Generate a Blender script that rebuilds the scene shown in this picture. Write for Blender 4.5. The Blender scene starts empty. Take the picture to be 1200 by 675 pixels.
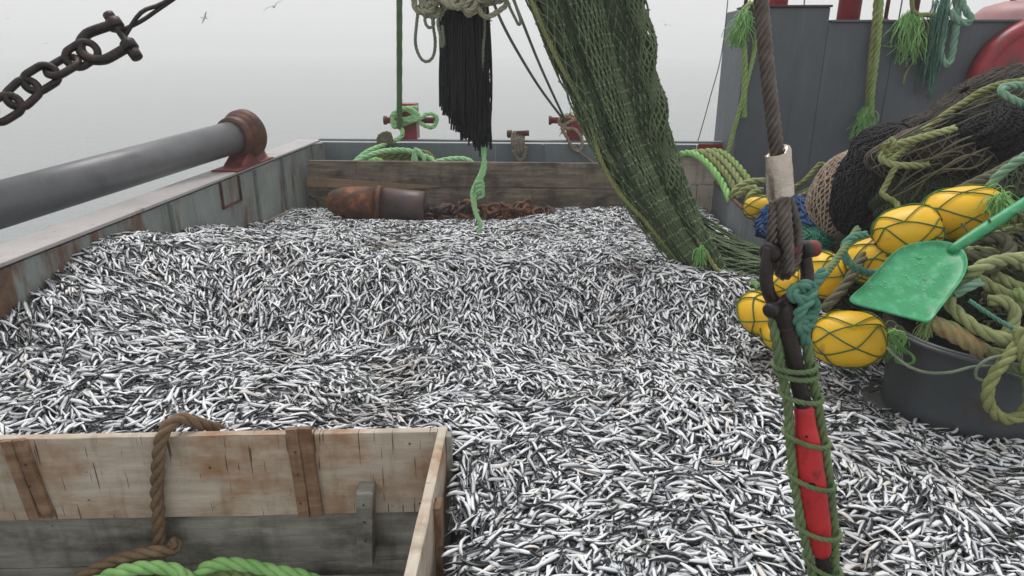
import bpy, bmesh, math, random
import numpy as np
from mathutils import Vector, Matrix

random.seed(7)
rng = np.random.default_rng(11)
R = math.radians
scene = bpy.context.scene

# ------------------------------------------------------------------ camera
CAM_H, F_PX = 1.5, 800.0
PITCH, YAW = R(19.26), R(3.31)
cam_data = bpy.data.cameras.new('camera')
cam_data.sensor_width = 36.0
cam_data.lens = 36.0 * F_PX / 1200.0
cam_data.clip_start = 0.05
cam_data.clip_end = 2000.0
cam = bpy.data.objects.new('camera', cam_data)
scene.collection.objects.link(cam)
cam.location = (0, 0, CAM_H)
cam.rotation_euler = (R(90) - PITCH, 0, YAW)
scene.camera = cam

# ------------------------------------------------------------------ world: overcast fog sky
SUN_EL, SUN_AZ = R(64), R(345)
world = bpy.data.worlds.new('World')
scene.world = world
world.use_nodes = True
wn, wl = world.node_tree.nodes, world.node_tree.links
bg = wn['Background']
sky = wn.new('ShaderNodeTexSky')
sky.sky_type = 'NISHITA'
sky.sun_disc = False
sky.sun_elevation = SUN_EL
sky.sun_rotation = SUN_AZ
sky.air_density = 1.0
sky.dust_density = 6.0
hs = wn.new('ShaderNodeHueSaturation')
hs.inputs['Saturation'].default_value = 0.15
wl.new(sky.outputs[0], hs.inputs['Color'])
mixw = wn.new('ShaderNodeMix')
mixw.data_type = 'RGBA'
mixw.inputs[0].default_value = 0.88
wl.new(hs.outputs[0], mixw.inputs[6])
mixw.inputs[7].default_value = (8.5, 8.5, 8.55, 1)
wl.new(mixw.outputs[2], bg.inputs['Color'])
bg.inputs['Strength'].default_value = 0.1

# ------------------------------------------------------------------ sun through the overcast
sun_d = bpy.data.lights.new('sun', 'SUN')
sun_d.energy = 1.5
sun_d.angle = R(25)
sun_d.color = (1.0, 0.98, 0.95)
sun = bpy.data.objects.new('sun', sun_d)
scene.collection.objects.link(sun)
sun.rotation_euler = (R(90) - SUN_EL, 0, R(180) - SUN_AZ)

scene.view_settings.view_transform = 'Standard'
scene.view_settings.look = 'None'
scene.view_settings.exposure = 0.08
scene.view_settings.gamma = 1.0
scene.view_settings.use_curve_mapping = False
scene.render.engine = 'CYCLES'
scene.cycles.max_bounces = 5
scene.cycles.diffuse_bounces = 3
scene.cycles.glossy_bounces = 2
scene.cycles.transmission_bounces = 2
scene.cycles.volume_bounces = 3
scene.cycles.use_denoising = True

# ------------------------------------------------------------------ pixel -> place
_fw = np.array([-math.sin(YAW) * math.cos(PITCH), math.cos(YAW) * math.cos(PITCH), -math.sin(PITCH)])
_rt = np.array([math.cos(YAW), math.sin(YAW), 0.0])
_up = np.cross(_rt, _fw)
_C = np.array([0, 0, CAM_H])


def P(px, py, Y=None, z=None, X=None):
    d = _fw + _rt * (px - 600) / F_PX - _up * (py - 337.5) / F_PX
    t = Y / d[1] if Y is not None else ((z - CAM_H) / d[2] if z is not None else X / d[0])
    return _C + d * t


def proj(p):
    d = np.asarray(p) - _C
    w = d @ _fw
    return 600 + F_PX * (d @ _rt) / w, 337.5 - F_PX * (d @ _up) / w, w


def PX(lst, dY=0.0):
    return np.array([P(a, b, Y=c + dY) for a, b, c in lst])


def mpp(Y):            # metres per photo pixel at distance Y (roughly)
    return Y * 1.06 / F_PX


# ------------------------------------------------------------------ materials
MATS = {}


def nodes_of(name):
    m = bpy.data.materials.new(name)
    m.use_nodes = True
    return m, m.node_tree.nodes, m.node_tree.links


def ramp(n, stops, interp='LINEAR'):
    r = n.new('ShaderNodeValToRGB')
    r.color_ramp.interpolation = interp
    e = r.color_ramp.elements
    while len(e) < len(stops):
        e.new(0.5)
    for k, (p, c) in enumerate(stops):
        e[k].position = p
        e[k].color = (*c, 1) if len(c) == 3 else c
    return r


def noise_tex(n, l, coord, scale, detail=4, rough=0.55, stretch=(1, 1, 1), offset=None):
    mp = n.new('ShaderNodeMapping')
    mp.inputs['Scale'].default_value = stretch
    l.new(coord, mp.inputs['Vector'])
    if offset is not None:
        l.new(offset, mp.inputs['Location'])
    t = n.new('ShaderNodeTexNoise')
    t.inputs['Scale'].default_value = scale
    t.inputs['Detail'].default_value = detail
    t.inputs['Roughness'].default_value = rough
    l.new(mp.outputs[0], t.inputs['Vector'])
    return t.outputs['Fac']


def mix(n, l, fac, a, b):
    m = n.new('ShaderNodeMix')
    m.data_type = 'RGBA'
    for sock, v in ((m.inputs[0], fac), (m.inputs[6], a), (m.inputs[7], b)):
        if hasattr(v, 'links'):
            l.new(v, sock)
        elif isinstance(v, (int, float)):
            sock.default_value = v
        else:
            sock.default_value = (*v, 1)
    return m.outputs[2]


def bump(n, l, h, strength, dist, bs):
    b = n.new('ShaderNodeBump')
    b.inputs['Strength'].default_value = strength
    b.inputs['Distance'].default_value = dist
    l.new(h, b.inputs['Height'])
    l.new(b.outputs[0], bs.inputs['Normal'])


def coord_obj(n):
    return n.new('ShaderNodeTexCoord').outputs['Object']


def coord_pos(n):
    return n.new('ShaderNodeNewGeometry').outputs['Position']


def simple(name, col, rough=0.6, var=0.25, scale=20, bmp=0.15, bdist=0.002, metal=0.0, spec=0.5, dirt=None, dscale=6, damt=0.5, coat=0.0, rvar=0.15):
    """one coloured material with noise in colour, roughness and relief, and optional patches of dirt"""
    if name in MATS:
        return MATS[name]
    m, n, l = nodes_of(name)
    bs = n['Principled BSDF']
    c = coord_pos(n)
    f = noise_tex(n, l, c, scale, 5, 0.6)
    a = tuple(max(0, x * (1 - var)) for x in col)
    b = tuple(min(1, x * (1 + var)) for x in col)
    rr = ramp(n, [(0.3, a), (0.7, b)])
    l.new(f, rr.inputs[0])
    out = rr.outputs[0]
    if dirt is not None:
        g = noise_tex(n, l, c, dscale, 6, 0.65)
        r2 = ramp(n, [(0.62 - damt * 0.25, (0, 0, 0)), (0.75 - damt * 0.2, (1, 1, 1))])
        l.new(g, r2.inputs[0])
        out = mix(n, l, r2.outputs[0], out, dirt)
    l.new(out, bs.inputs['Base Color'])
    rm = n.new('ShaderNodeMapRange')
    rm.inputs[3].default_value = max(0.03, rough - rvar)
    rm.inputs[4].default_value = min(1, rough + rvar)
    l.new(f, rm.inputs[0])
    l.new(rm.outputs[0], bs.inputs['Roughness'])
    bs.inputs['Metallic'].default_value = metal
    bs.inputs['Specular IOR Level'].default_value = spec
    bs.inputs['Coat Weight'].default_value = coat
    bs.inputs['Coat Roughness'].default_value = 0.2
    if bmp:
        h = noise_tex(n, l, c, scale * 4, 4, 0.6)
        bump(n, l, h, bmp, bdist, bs)
    MATS[name] = m
    return m


def painted_steel(name, base, light, rust_amt, streak=1.0, rough=0.45, near=None):
    if name in MATS:
        return MATS[name]
    m, n, l = nodes_of(name)
    bs = n['Principled BSDF']
    c = coord_pos(n)
    f = noise_tex(n, l, c, 2.2, 6, 0.62)
    rr = ramp(n, [(0.3, base), (0.72, light)])
    l.new(f, rr.inputs[0])
    col = rr.outputs[0]
    if streak:
        s = noise_tex(n, l, c, 1.0, 5, 0.6, (6, 6, 0.9))
        sr = ramp(n, [(0.45, (0, 0, 0)), (0.8, (0.5 * streak,) * 3)])
        l.new(s, sr.inputs[0])
        col = mix(n, l, sr.outputs[0], col, tuple(x * 0.55 for x in base))
        s2 = noise_tex(n, l, c, 1.0, 4, 0.6, (11, 11, 1.6))
        s2r = ramp(n, [(0.5, (0, 0, 0)), (0.82, (0.35 * streak,) * 3)])
        l.new(s2, s2r.inputs[0])
        col = mix(n, l, s2r.outputs[0], col, (0.5, 0.5, 0.48))
    # rust: streaks below patches, and flecks
    g = noise_tex(n, l, c, 1.0, 6, 0.68, (5.0, 5.0, 1.3))
    gr = ramp(n, [(0.66 - rust_amt, (0, 0, 0)), (0.80 - rust_amt, (0.9, 0.9, 0.9))])
    if near:
        sx = n.new('ShaderNodeSeparateXYZ')
        l.new(c, sx.inputs[0])
        nm = n.new('ShaderNodeMapRange')
        nm.inputs[1].default_value, nm.inputs[2].default_value = near
        nm.inputs[3].default_value, nm.inputs[4].default_value = 0.0, 0.13
        l.new(sx.outputs[1], nm.inputs[0])
        ad = n.new('ShaderNodeMath')
        l.new(g, ad.inputs[0])
        l.new(nm.outputs[0], ad.inputs[1])
        g = ad.outputs[0]
    l.new(g, gr.inputs[0])
    g2 = noise_tex(n, l, c, 16, 5, 0.7)
    rc = ramp(n, [(0.3, (0.06, 0.032, 0.018)), (0.55, (0.15, 0.068, 0.028)), (0.75, (0.24, 0.12, 0.05))])
    l.new(g2, rc.inputs[0])
    col = mix(n, l, gr.outputs[0], col, rc.outputs[0])
    fl = noise_tex(n, l, c, 30, 3, 0.6)
    flr = ramp(n, [(0.68, (0, 0, 0)), (0.73, (0.8, 0.8, 0.8))])
    l.new(fl, flr.inputs[0])
    col = mix(n, l, flr.outputs[0], col, (0.10, 0.05, 0.03))
    l.new(col, bs.inputs['Base Color'])
    rm = n.new('ShaderNodeMapRange')
    rm.inputs[3].default_value = rough - 0.12
    rm.inputs[4].default_value = rough + 0.25
    l.new(g2, rm.inputs[0])
    l.new(rm.outputs[0], bs.inputs['Roughness'])
    bump(n, l, g2, 0.25, 0.004, bs)
    MATS[name] = m
    return m


def wood(name, dark, lightc, stain, stain_amt, rough=0.75, cracks=0.6):
    if name in MATS:
        return MATS[name]
    m, n, l = nodes_of(name)
    bs = n['Principled BSDF']
    c = coord_obj(n)
    oi = n.new('ShaderNodeObjectInfo').outputs['Random']
    off = n.new('ShaderNodeVectorMath')
    off.operation = 'SCALE'
    off.inputs[0].default_value = (37, 21, 13)
    l.new(oi, off.inputs['Scale'])
    o = off.outputs[0]
    grain = noise_tex(n, l, c, 3.0, 8, 0.62, (1.0, 9, 9), o)
    gr = ramp(n, [(0.28, dark), (0.5, tuple((a + b) / 2 for a, b in zip(dark, lightc))), (0.7, lightc)])
    l.new(grain, gr.inputs[0])
    col = gr.outputs[0]
    fine = noise_tex(n, l, c, 6.0, 4, 0.7, (2, 70, 70), o)
    fr = ramp(n, [(0.5, (0, 0, 0)), (0.8, (0.5, 0.5, 0.5))])
    l.new(fine, fr.inputs[0])
    col = mix(n, l, fr.outputs[0], col, tuple(x * 0.5 for x in dark))
    st = noise_tex(n, l, c, 3.2, 6, 0.62, (1, 1.6, 1.6), o)
    sr = ramp(n, [(0.62 - stain_amt, (0, 0, 0)), (0.82 - stain_amt, (0.85, 0.85, 0.85))])
    l.new(st, sr.inputs[0])
    col = mix(n, l, sr.outputs[0], col, stain)
    dr = noise_tex(n, l, c, 2.0, 5, 0.6, (7, 1.2, 1.2), o)
    drr = ramp(n, [(0.52, (0, 0, 0)), (0.78, (0.6, 0.6, 0.6))])
    l.new(dr, drr.inputs[0])
    col = mix(n, l, drr.outputs[0], col, tuple(x * 0.5 + 0.02 for x in stain))
    # short dark scratches across the grain
    ck = noise_tex(n, l, c, 5.0, 3, 0.5, (17, 0.8, 1.0), o)
    ckr = ramp(n, [(0.80 - 0.12 * cracks, (0, 0, 0)), (0.83 - 0.12 * cracks, (0.8, 0.8, 0.8))])
    l.new(ck, ckr.inputs[0])
    col = mix(n, l, ckr.outputs[0], col, (0.03, 0.025, 0.02))
    sp = noise_tex(n, l, c, 45, 2, 0.5, (1, 1, 1), o)
    spr = ramp(n, [(0.74, (0, 0, 0)), (0.78, (0.8, 0.8, 0.8))])
    l.new(sp, spr.inputs[0])
    col = mix(n, l, spr.outputs[0], col, (0.05, 0.04, 0.03))
    l.new(col, bs.inputs['Base Color'])
    bs.inputs['Roughness'].default_value = rough
    bs.inputs['Specular IOR Level'].default_value = 0.3
    bump(n, l, grain, 0.35, 0.004, bs)
    MATS[name] = m
    return m


def rusty(name, a, b, c3, rough=0.7, scale=7, metal=0.1):
    if name in MATS:
        return MATS[name]
    m, n, l = nodes_of(name)
    bs = n['Principled BSDF']
    c = coord_pos(n)
    f = noise_tex(n, l, c, scale, 7, 0.68)
    rr = ramp(n, [(0.3, a), (0.5, b), (0.68, c3)])
    l.new(f, rr.inputs[0])
    l.new(rr.outputs[0], bs.inputs['Base Color'])
    bs.inputs['Roughness'].default_value = rough
    bs.inputs['Metallic'].default_value = metal
    h = noise_tex(n, l, c, scale * 6, 5, 0.65)
    bump(n, l, h, 0.5, 0.004, bs)
    MATS[name] = m
    return m


def rope_mat(name, a, b, dirt=(0.06, 0.06, 0.03), damt=0.3, rough=0.75):
    """polymer or hemp fibre: colour wanders along the rope, dirt in patches, fine fibre relief"""
    if name in MATS:
        return MATS[name]
    m, n, l = nodes_of(name)
    bs = n['Principled BSDF']
    c = coord_pos(n)
    f = noise_tex(n, l, c, 9, 4, 0.6)
    rr = ramp(n, [(0.32, a), (0.68, b)])
    l.new(f, rr.inputs[0])
    g = noise_tex(n, l, c, 60, 4, 0.7)
    gr = ramp(n, [(0.6 - damt * 0.25, (0, 0, 0)), (0.85 - damt * 0.25, (0.7, 0.7, 0.7))])
    l.new(g, gr.inputs[0])
    col = mix(n, l, gr.outputs[0], rr.outputs[0], dirt)
    l.new(col, bs.inputs['Base Color'])
    bs.inputs['Roughness'].default_value = rough
    bs.inputs['Specular IOR Level'].default_value = 0.3
    bump(n, l, noise_tex(n, l, c, 300, 3, 0.6), 0.5, 0.0015, bs)
    MATS[name] = m
    return m


M_bulwark = painted_steel('bulwark_paint', (0.17, 0.20, 0.195), (0.31, 0.345, 0.325), 0.14, streak=0.6, near=(4.6, 2.4))
M_aft = painted_steel('aft_paint', (0.135, 0.165, 0.185), (0.185, 0.22, 0.235), 0.0, streak=0.3)
M_wall = painted_steel('wall_paint', (0.085, 0.096, 0.112), (0.105, 0.12, 0.138), -0.1, streak=0.22, rough=0.5)
M_plate = painted_steel('plate_paint', (0.10, 0.115, 0.13), (0.16, 0.18, 0.19), 0.05)
M_cap = painted_steel('cap_paint', (0.34, 0.32, 0.315), (0.47, 0.44, 0.43), 0.06, streak=0, rough=0.35)
M_red = simple('red_paint', (0.31, 0.016, 0.03), 0.4, 0.2, 9, 0.15, 0.002, dirt=(0.12, 0.03, 0.025), damt=0.4)
M_redrust = rusty('red_rust', (0.05, 0.022, 0.018), (0.16, 0.03, 0.028), (0.26, 0.035, 0.04), 0.55, 12)
M_rustbrown = rusty('brown_rust', (0.035, 0.018, 0.014), (0.09, 0.035, 0.022), (0.17, 0.055, 0.03), 0.55, 10)
M_rustorange = rusty('orange_rust', (0.030, 0.015, 0.011), (0.11, 0.040, 0.018), (0.32, 0.12, 0.035), 0.7, 8)
M_rustdark = rusty('dark_rust', (0.02, 0.014, 0.014), (0.055, 0.032, 0.028), (0.13, 0.05, 0.028), 0.65, 11)
M_ironwet = rusty('wet_iron', (0.012, 0.010, 0.010), (0.028, 0.022, 0.020), (0.06, 0.035, 0.03), 0.38, 25, 0.5)
M_ironblack = rusty('black_iron', (0.016, 0.012, 0.011), (0.03, 0.022, 0.02), (0.055, 0.03, 0.025), 0.42, 22, 0.3)
M_buoydark = rusty('dark_buoy_steel', (0.035, 0.026, 0.026), (0.075, 0.05, 0.048), (0.15, 0.06, 0.032), 0.45, 6)
M_tube = simple('worn_pipe_steel', (0.13, 0.133, 0.14), 0.4, 0.22, 6, 0.2, 0.002, dirt=(0.12, 0.115, 0.11), damt=0.3)
M_wire = rusty('wire_rope_steel', (0.075, 0.060, 0.052), (0.12, 0.10, 0.088), (0.18, 0.15, 0.13), 0.36, 25, 0.6)
M_ferrule = simple('brass_ferrule', (0.52, 0.455, 0.39), 0.22, 0.25, 12, 0.3, 0.004, metal=1.0, dirt=(0.20, 0.12, 0.08), dscale=34, damt=0.3)
M_woodbox = wood('box_wood', (0.43, 0.365, 0.29), (0.64, 0.57, 0.475), (0.33, 0.17, 0.075), 0.16, cracks=1.15)
M_woodbat = wood('batten_wood', (0.17, 0.095, 0.055), (0.40, 0.27, 0.17), (0.11, 0.05, 0.025), 0.12)
M_woodgrey = wood('grey_wood', (0.20, 0.195, 0.17), (0.42, 0.405, 0.36), (0.05, 0.048, 0.038), 0.14, cracks=0.5)
M_wooddark = wood('weathered_plank', (0.08, 0.066, 0.053), (0.32, 0.265, 0.205), (0.035, 0.03, 0.026), 0.14, cracks=0.1)
M_woodtan = wood('tan_plank', (0.24, 0.16, 0.095), (0.36, 0.26, 0.17), (0.12, 0.08, 0.05), 0.0, cracks=0.0)
M_woodpale = wood('pale_plank', (0.40, 0.345, 0.285), (0.58, 0.51, 0.43), (0.17, 0.09, 0.05), 0.0, cracks=0.5)
M_hemp = rope_mat('hemp_rope', (0.15, 0.095, 0.055), (0.25, 0.17, 0.105), (0.05, 0.03, 0.02), 0.4, 0.9)
M_lime = rope_mat('lime_rope', (0.20, 0.46, 0.13), (0.34, 0.60, 0.22), (0.10, 0.20, 0.06), 0.1)
M_mint = rope_mat('mint_rope', (0.27, 0.55, 0.26), (0.40, 0.66, 0.36), (0.16, 0.26, 0.10), 0.15)
M_limedirty = rope_mat('dirty_lime_rope', (0.22, 0.34, 0.10), (0.33, 0.44, 0.17), (0.11, 0.10, 0.04), 0.45)
M_olive = rope_mat('olive_rope', (0.17, 0.19, 0.065), (0.29, 0.31, 0.125), (0.09, 0.075, 0.03), 0.35)
M_pale_olive = rope_mat('pale_olive_rope', (0.23, 0.265, 0.105), (0.36, 0.395, 0.19), (0.12, 0.13, 0.05), 0.3)
M_darkolive = rope_mat('dark_olive_rope', (0.085, 0.085, 0.05), (0.15, 0.14, 0.085), (0.04, 0.04, 0.02), 0.3)
M_teal = rope_mat('teal_rope', (0.06, 0.19, 0.135), (0.125, 0.29, 0.215), (0.045, 0.07, 0.04), 0.4)
M_seafoam = rope_mat('seafoam_rope', (0.16, 0.32, 0.22), (0.28, 0.45, 0.33), (0.10, 0.16, 0.10), 0.25)
M_lash = rope_mat('lashing_rope', (0.10, 0.17, 0.075), (0.19, 0.26, 0.12), (0.10, 0.065, 0.03), 0.4)
M_darkgreen = rope_mat('dark_green_rope', (0.06, 0.13, 0.05), (0.11, 0.19, 0.08), (0.03, 0.05, 0.02), 0.3)
M_thin = rope_mat('grey_green_cord', (0.14, 0.17, 0.12), (0.22, 0.25, 0.17), (0.06, 0.06, 0.04), 0.3)
M_greycord = rope_mat('grey_cord', (0.10, 0.105, 0.095), (0.16, 0.165, 0.15), (0.05, 0.05, 0.04), 0.3)
M_palerope = rope_mat('pale_rope', (0.22, 0.18, 0.13), (0.36, 0.31, 0.24), (0.10, 0.06, 0.04), 0.4)
M_netgreen = rope_mat('green_twine', (0.075, 0.108, 0.052), (0.145, 0.19, 0.10), (0.03, 0.045, 0.02), 0.3, 0.6)
M_netknot = rope_mat('green_knots', (0.13, 0.19, 0.10), (0.22, 0.29, 0.17), (0.06, 0.08, 0.04), 0.2, 0.6)
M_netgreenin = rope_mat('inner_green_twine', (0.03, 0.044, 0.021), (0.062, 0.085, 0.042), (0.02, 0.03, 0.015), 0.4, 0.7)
M_floatnet = rope_mat('float_net_twine', (0.04, 0.12, 0.035), (0.10, 0.22, 0.06), (0.03, 0.05, 0.02), 0.2)
M_brownnet = rope_mat('brown_twine', (0.032, 0.028, 0.022), (0.075, 0.062, 0.05), (0.03, 0.02, 0.018), 0.3)
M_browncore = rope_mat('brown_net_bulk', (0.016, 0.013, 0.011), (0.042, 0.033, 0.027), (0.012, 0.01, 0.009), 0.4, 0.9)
M_blacknet = rope_mat('black_twine', (0.006, 0.006, 0.007), (0.013, 0.013, 0.015), (0.004, 0.004, 0.004), 0.3, 0.65)
M_tannet = rope_mat('tan_twine', (0.31, 0.23, 0.17), (0.47, 0.37, 0.29), (0.16, 0.10, 0.07), 0.3, 0.85)
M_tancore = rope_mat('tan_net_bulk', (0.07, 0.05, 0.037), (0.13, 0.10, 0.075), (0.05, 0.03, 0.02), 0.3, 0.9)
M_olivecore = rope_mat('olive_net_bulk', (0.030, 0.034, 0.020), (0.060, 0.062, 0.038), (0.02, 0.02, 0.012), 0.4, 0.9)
M_bluenet = rope_mat('blue_twine', (0.010, 0.045, 0.15), (0.022, 0.09, 0.25), (0.01, 0.02, 0.05), 0.3, 0.6)
M_tealnet = rope_mat('teal_twine', (0.012, 0.13, 0.085), (0.03, 0.21, 0.14), (0.01, 0.05, 0.03), 0.3, 0.6)
M_float = simple('yellow_float', (0.86, 0.505, 0.013), 0.45, 0.10, 7, 0.1, 0.001, dirt=(0.52, 0.27, 0.03), dscale=12, damt=0.12)
M_shovel = simple('green_plastic', (0.035, 0.30, 0.12), 0.42, 0.15, 11, 0.15, 0.001, dirt=(0.10, 0.40, 0.22), dscale=22, damt=0.4)
M_scale = simple('fish_scales', (0.62, 0.66, 0.62), 0.4, 0.1, 40, 0.0)
M_tub = simple('dark_plastic', (0.085, 0.096, 0.106), 0.4, 0.25, 6, 0.12, 0.002, dirt=(0.10, 0.055, 0.03), dscale=5, damt=0.3)
M_holeshade = simple('hole_shade', (0.006, 0.006, 0.006), 0.9, 0.1, 10, 0.0)  # black that paints the shade inside holes
M_redplastic = simple('red_turnbuckle_paint', (0.54, 0.024, 0.03), 0.42, 0.18, 14, 0.15, 0.001, dirt=(0.20, 0.02, 0.02), dscale=30, damt=0.3)
M_gull = simple('gull_feathers', (0.42, 0.43, 0.45), 0.8, 0.15, 20, 0.0)
M_pink = simple('faded_red_paint', (0.42, 0.22, 0.22), 0.5, 0.15, 5, 0.1)
M_deck = painted_steel('deck_paint', (0.10, 0.11, 0.11), (0.16, 0.17, 0.17), 0.1)


def mat_fish():
    m, n, l = nodes_of('fish_skin')
    bs = n['Principled BSDF']
    at = n.new('ShaderNodeAttribute')
    at.attribute_name = 'dors'
    al = n.new('ShaderNodeAttribute')
    al.attribute_name = 'along'
    oi = n.new('ShaderNodeObjectInfo').outputs['Random']
    c = coord_obj(n)
    f = noise_tex(n, l, c, 120, 3, 0.6)
    md = n.new('ShaderNodeMath')
    md.operation = 'MULTIPLY_ADD'
    l.new(f, md.inputs[0])
    md.inputs[1].default_value = 0.30
    l.new(at.outputs['Fac'], md.inputs[2])
    md2 = n.new('ShaderNodeMath')
    md2.operation = 'MULTIPLY_ADD'
    l.new(oi, md2.inputs[0])
    md2.inputs[1].default_value = 0.30
    l.new(md.outputs[0], md2.inputs[2])
    # dors -1..1 -> 0..1 ramp
    mr = n.new('ShaderNodeMapRange')
    mr.inputs[1].default_value = -0.7
    mr.inputs[2].default_value = 1.3
    l.new(md2.outputs[0], mr.inputs[0])
    rr = ramp(n, [(0.0, (0.92, 0.92, 0.91)), (0.43, (0.82, 0.825, 0.83)), (0.55, (0.36, 0.38, 0.40)), (0.65, (0.035, 0.038, 0.042)), (1.0, (0.009, 0.010, 0.011))])
    l.new(mr.outputs[0], rr.inputs[0])
    # a few fish are brownish or bruised
    tr = ramp(n, [(0.0, (1, 0.97, 0.93)), (0.035, (0.85, 0.78, 0.72)), (0.06, (1, 1, 1)), (0.8, (0.93, 0.96, 1.0)), (0.97, (0.60, 0.62, 0.66))], 'LINEAR')
    l.new(oi, tr.inputs[0])
    mm = n.new('ShaderNodeMix')
    mm.data_type = 'RGBA'
    mm.blend_type = 'MULTIPLY'
    mm.inputs[0].default_value = 1.0
    l.new(rr.outputs[0], mm.inputs[6])
    l.new(tr.outputs[0], mm.inputs[7])
    hd = ramp(n, [(0.0, (0.8, 0.8, 0.8)), (0.05, (0.65, 0.65, 0.65)), (0.13, (0, 0, 0))])
    l.new(al.outputs['Fac'], hd.inputs[0])
    br = n.new('ShaderNodeAttribute')
    br.attribute_type = 'INSTANCER'
    br.attribute_name = 'bruise'
    bq = n.new('ShaderNodeMix')
    bq.data_type = 'RGBA'
    bq.blend_type = 'MULTIPLY'
    l.new(br.outputs['Fac'], bq.inputs[0])
    l.new(mm.outputs[2], bq.inputs[6])
    bq.inputs[7].default_value = (0.50, 0.44, 0.40, 1)
    col = mix(n, l, hd.outputs[0], bq.outputs[2], (0.16, 0.165, 0.17))
    l.new(col, bs.inputs['Base Color'])
    bs.inputs['Roughness'].default_value = 0.22
    bs.inputs['Specular IOR Level'].default_value = 0.5
    return m


M_fish = mat_fish()


def mat_water():
    m, n, l = nodes_of('sea_water')
    bs = n['Principled BSDF']
    bs.inputs['Base Color'].default_value = (0.20, 0.22, 0.22, 1)
    bs.inputs['Roughness'].default_value = 0.18
    c = coord_pos(n)
    bump(n, l, noise_tex(n, l, c, 0.5, 5, 0.6, (1, 1.6, 1)), 0.5, 0.25, bs)
    return m


# ------------------------------------------------------------------ mesh helpers
class MB:
    def __init__(self):
        self.v, self.f, self.n = [], [], 0

    def add(self, verts, faces):
        verts = np.asarray(verts, float).reshape(-1, 3)
        b = self.n
        self.v.append(verts)
        for f in faces:
            self.f.append(tuple(int(i) + b for i in f))
        self.n += len(verts)
        return self

    def quads(self, verts, q):
        verts = np.asarray(verts, float).reshape(-1, 3)
        q = np.asarray(q) + self.n
        self.v.append(verts)
        self.f.extend(map(tuple, q.tolist()))
        self.n += len(verts)
        return self

    def mesh(self, name, smooth=True):
        me = bpy.data.meshes.new(name)
        v = np.concatenate(self.v) if self.v else np.zeros((0, 3))
        me.from_pydata(v.tolist(), [], self.f)
        if smooth:
            me.polygons.foreach_set('use_smooth', [True] * len(me.polygons))
        me.update()
        return me


COL = scene.collection


def tag(o, label=None, cat=None, group=None, kind=None):
    if label:
        o['label'] = label
    if cat:
        o['category'] = cat
    if group:
        o['group'] = group
    if kind:
        o['kind'] = kind
    return o


def world_of(o):
    return o.matrix_basis.copy() if o.parent is None else world_of(o.parent) @ o.matrix_parent_inverse @ o.matrix_basis


def attach(o, parent):          # the child's own matrix stays its place in the world
    o.parent = parent
    o.matrix_parent_inverse = world_of(parent).inverted()
    return o


def obj(name, mb, mat, parent=None, label=None, cat=None, group=None, kind=None, smooth=True, mw=None):
    me = mb.mesh(name, smooth) if isinstance(mb, MB) else mb
    if mat is not None and len(me.materials) == 0:
        me.materials.append(mat)
    o = bpy.data.objects.new(name, me)
    COL.objects.link(o)
    if mw is not None:
        o.matrix_basis = mw
    if parent is not None:
        attach(o, parent)
    return tag(o, label, cat, group, kind)


def thing(name, label, cat, loc=(0, 0, 0), group=None):
    o = bpy.data.objects.new(name, None)
    COL.objects.link(o)
    o.empty_display_size = 0.05
    o.location = loc
    o.matrix_basis = Matrix.Translation(Vector(loc))
    return tag(o, label, cat, group)


def spline(pts, step, closed=False):
    p = np.asarray(pts, float)
    n = len(p)
    out = []
    segs = n if closed else n - 1
    for i in range(segs):
        if closed:
            a, b, c, d = p[(i - 1) % n], p[i], p[(i + 1) % n], p[(i + 2) % n]
        else:
            b, c = p[i], p[i + 1]
            a = p[i - 1] if i > 0 else 2 * b - c
            d = p[i + 2] if i + 2 < n else 2 * c - b
        k = max(2, int(np.linalg.norm(c - b) / step * 2))
        t = np.linspace(0, 1, k, endpoint=False)[:, None]
        out.append(0.5 * ((2 * b) + (c - a) * t + (2 * a - 5 * b + 4 * c - d) * t ** 2 + (3 * b - a - 3 * c + d) * t ** 3))
    q = np.concatenate(out)
    q = np.concatenate([q, q[:1] if closed else p[-1:]])
    s = np.concatenate([[0], np.cumsum(np.linalg.norm(np.diff(q, axis=0), axis=1))])
    m = max(3, int(s[-1] / step) + 1)
    t = np.linspace(0, s[-1], m)
    r = np.stack([np.interp(t, s, q[:, k]) for k in range(3)], 1)
    return r[:-1] if closed else r


def frames(p, closed=False):
    if closed:
        t = np.roll(p, -1, 0) - np.roll(p, 1, 0)
    else:
        t = np.gradient(p, axis=0)
    t /= np.linalg.norm(t, axis=1)[:, None] + 1e-12
    nrm = np.zeros_like(p)
    a = np.array([0, 0, 1.0]) if abs(t[0, 2]) < 0.9 else np.array([1.0, 0, 0])
    v = a - t[0] * (a @ t[0])
    v /= np.linalg.norm(v)
    nrm[0] = v
    for i in range(1, len(p)):
        v = v - t[i] * (v @ t[i])
        v /= np.linalg.norm(v) + 1e-12
        nrm[i] = v
    return t, nrm, np.cross(t, nrm)


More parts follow.
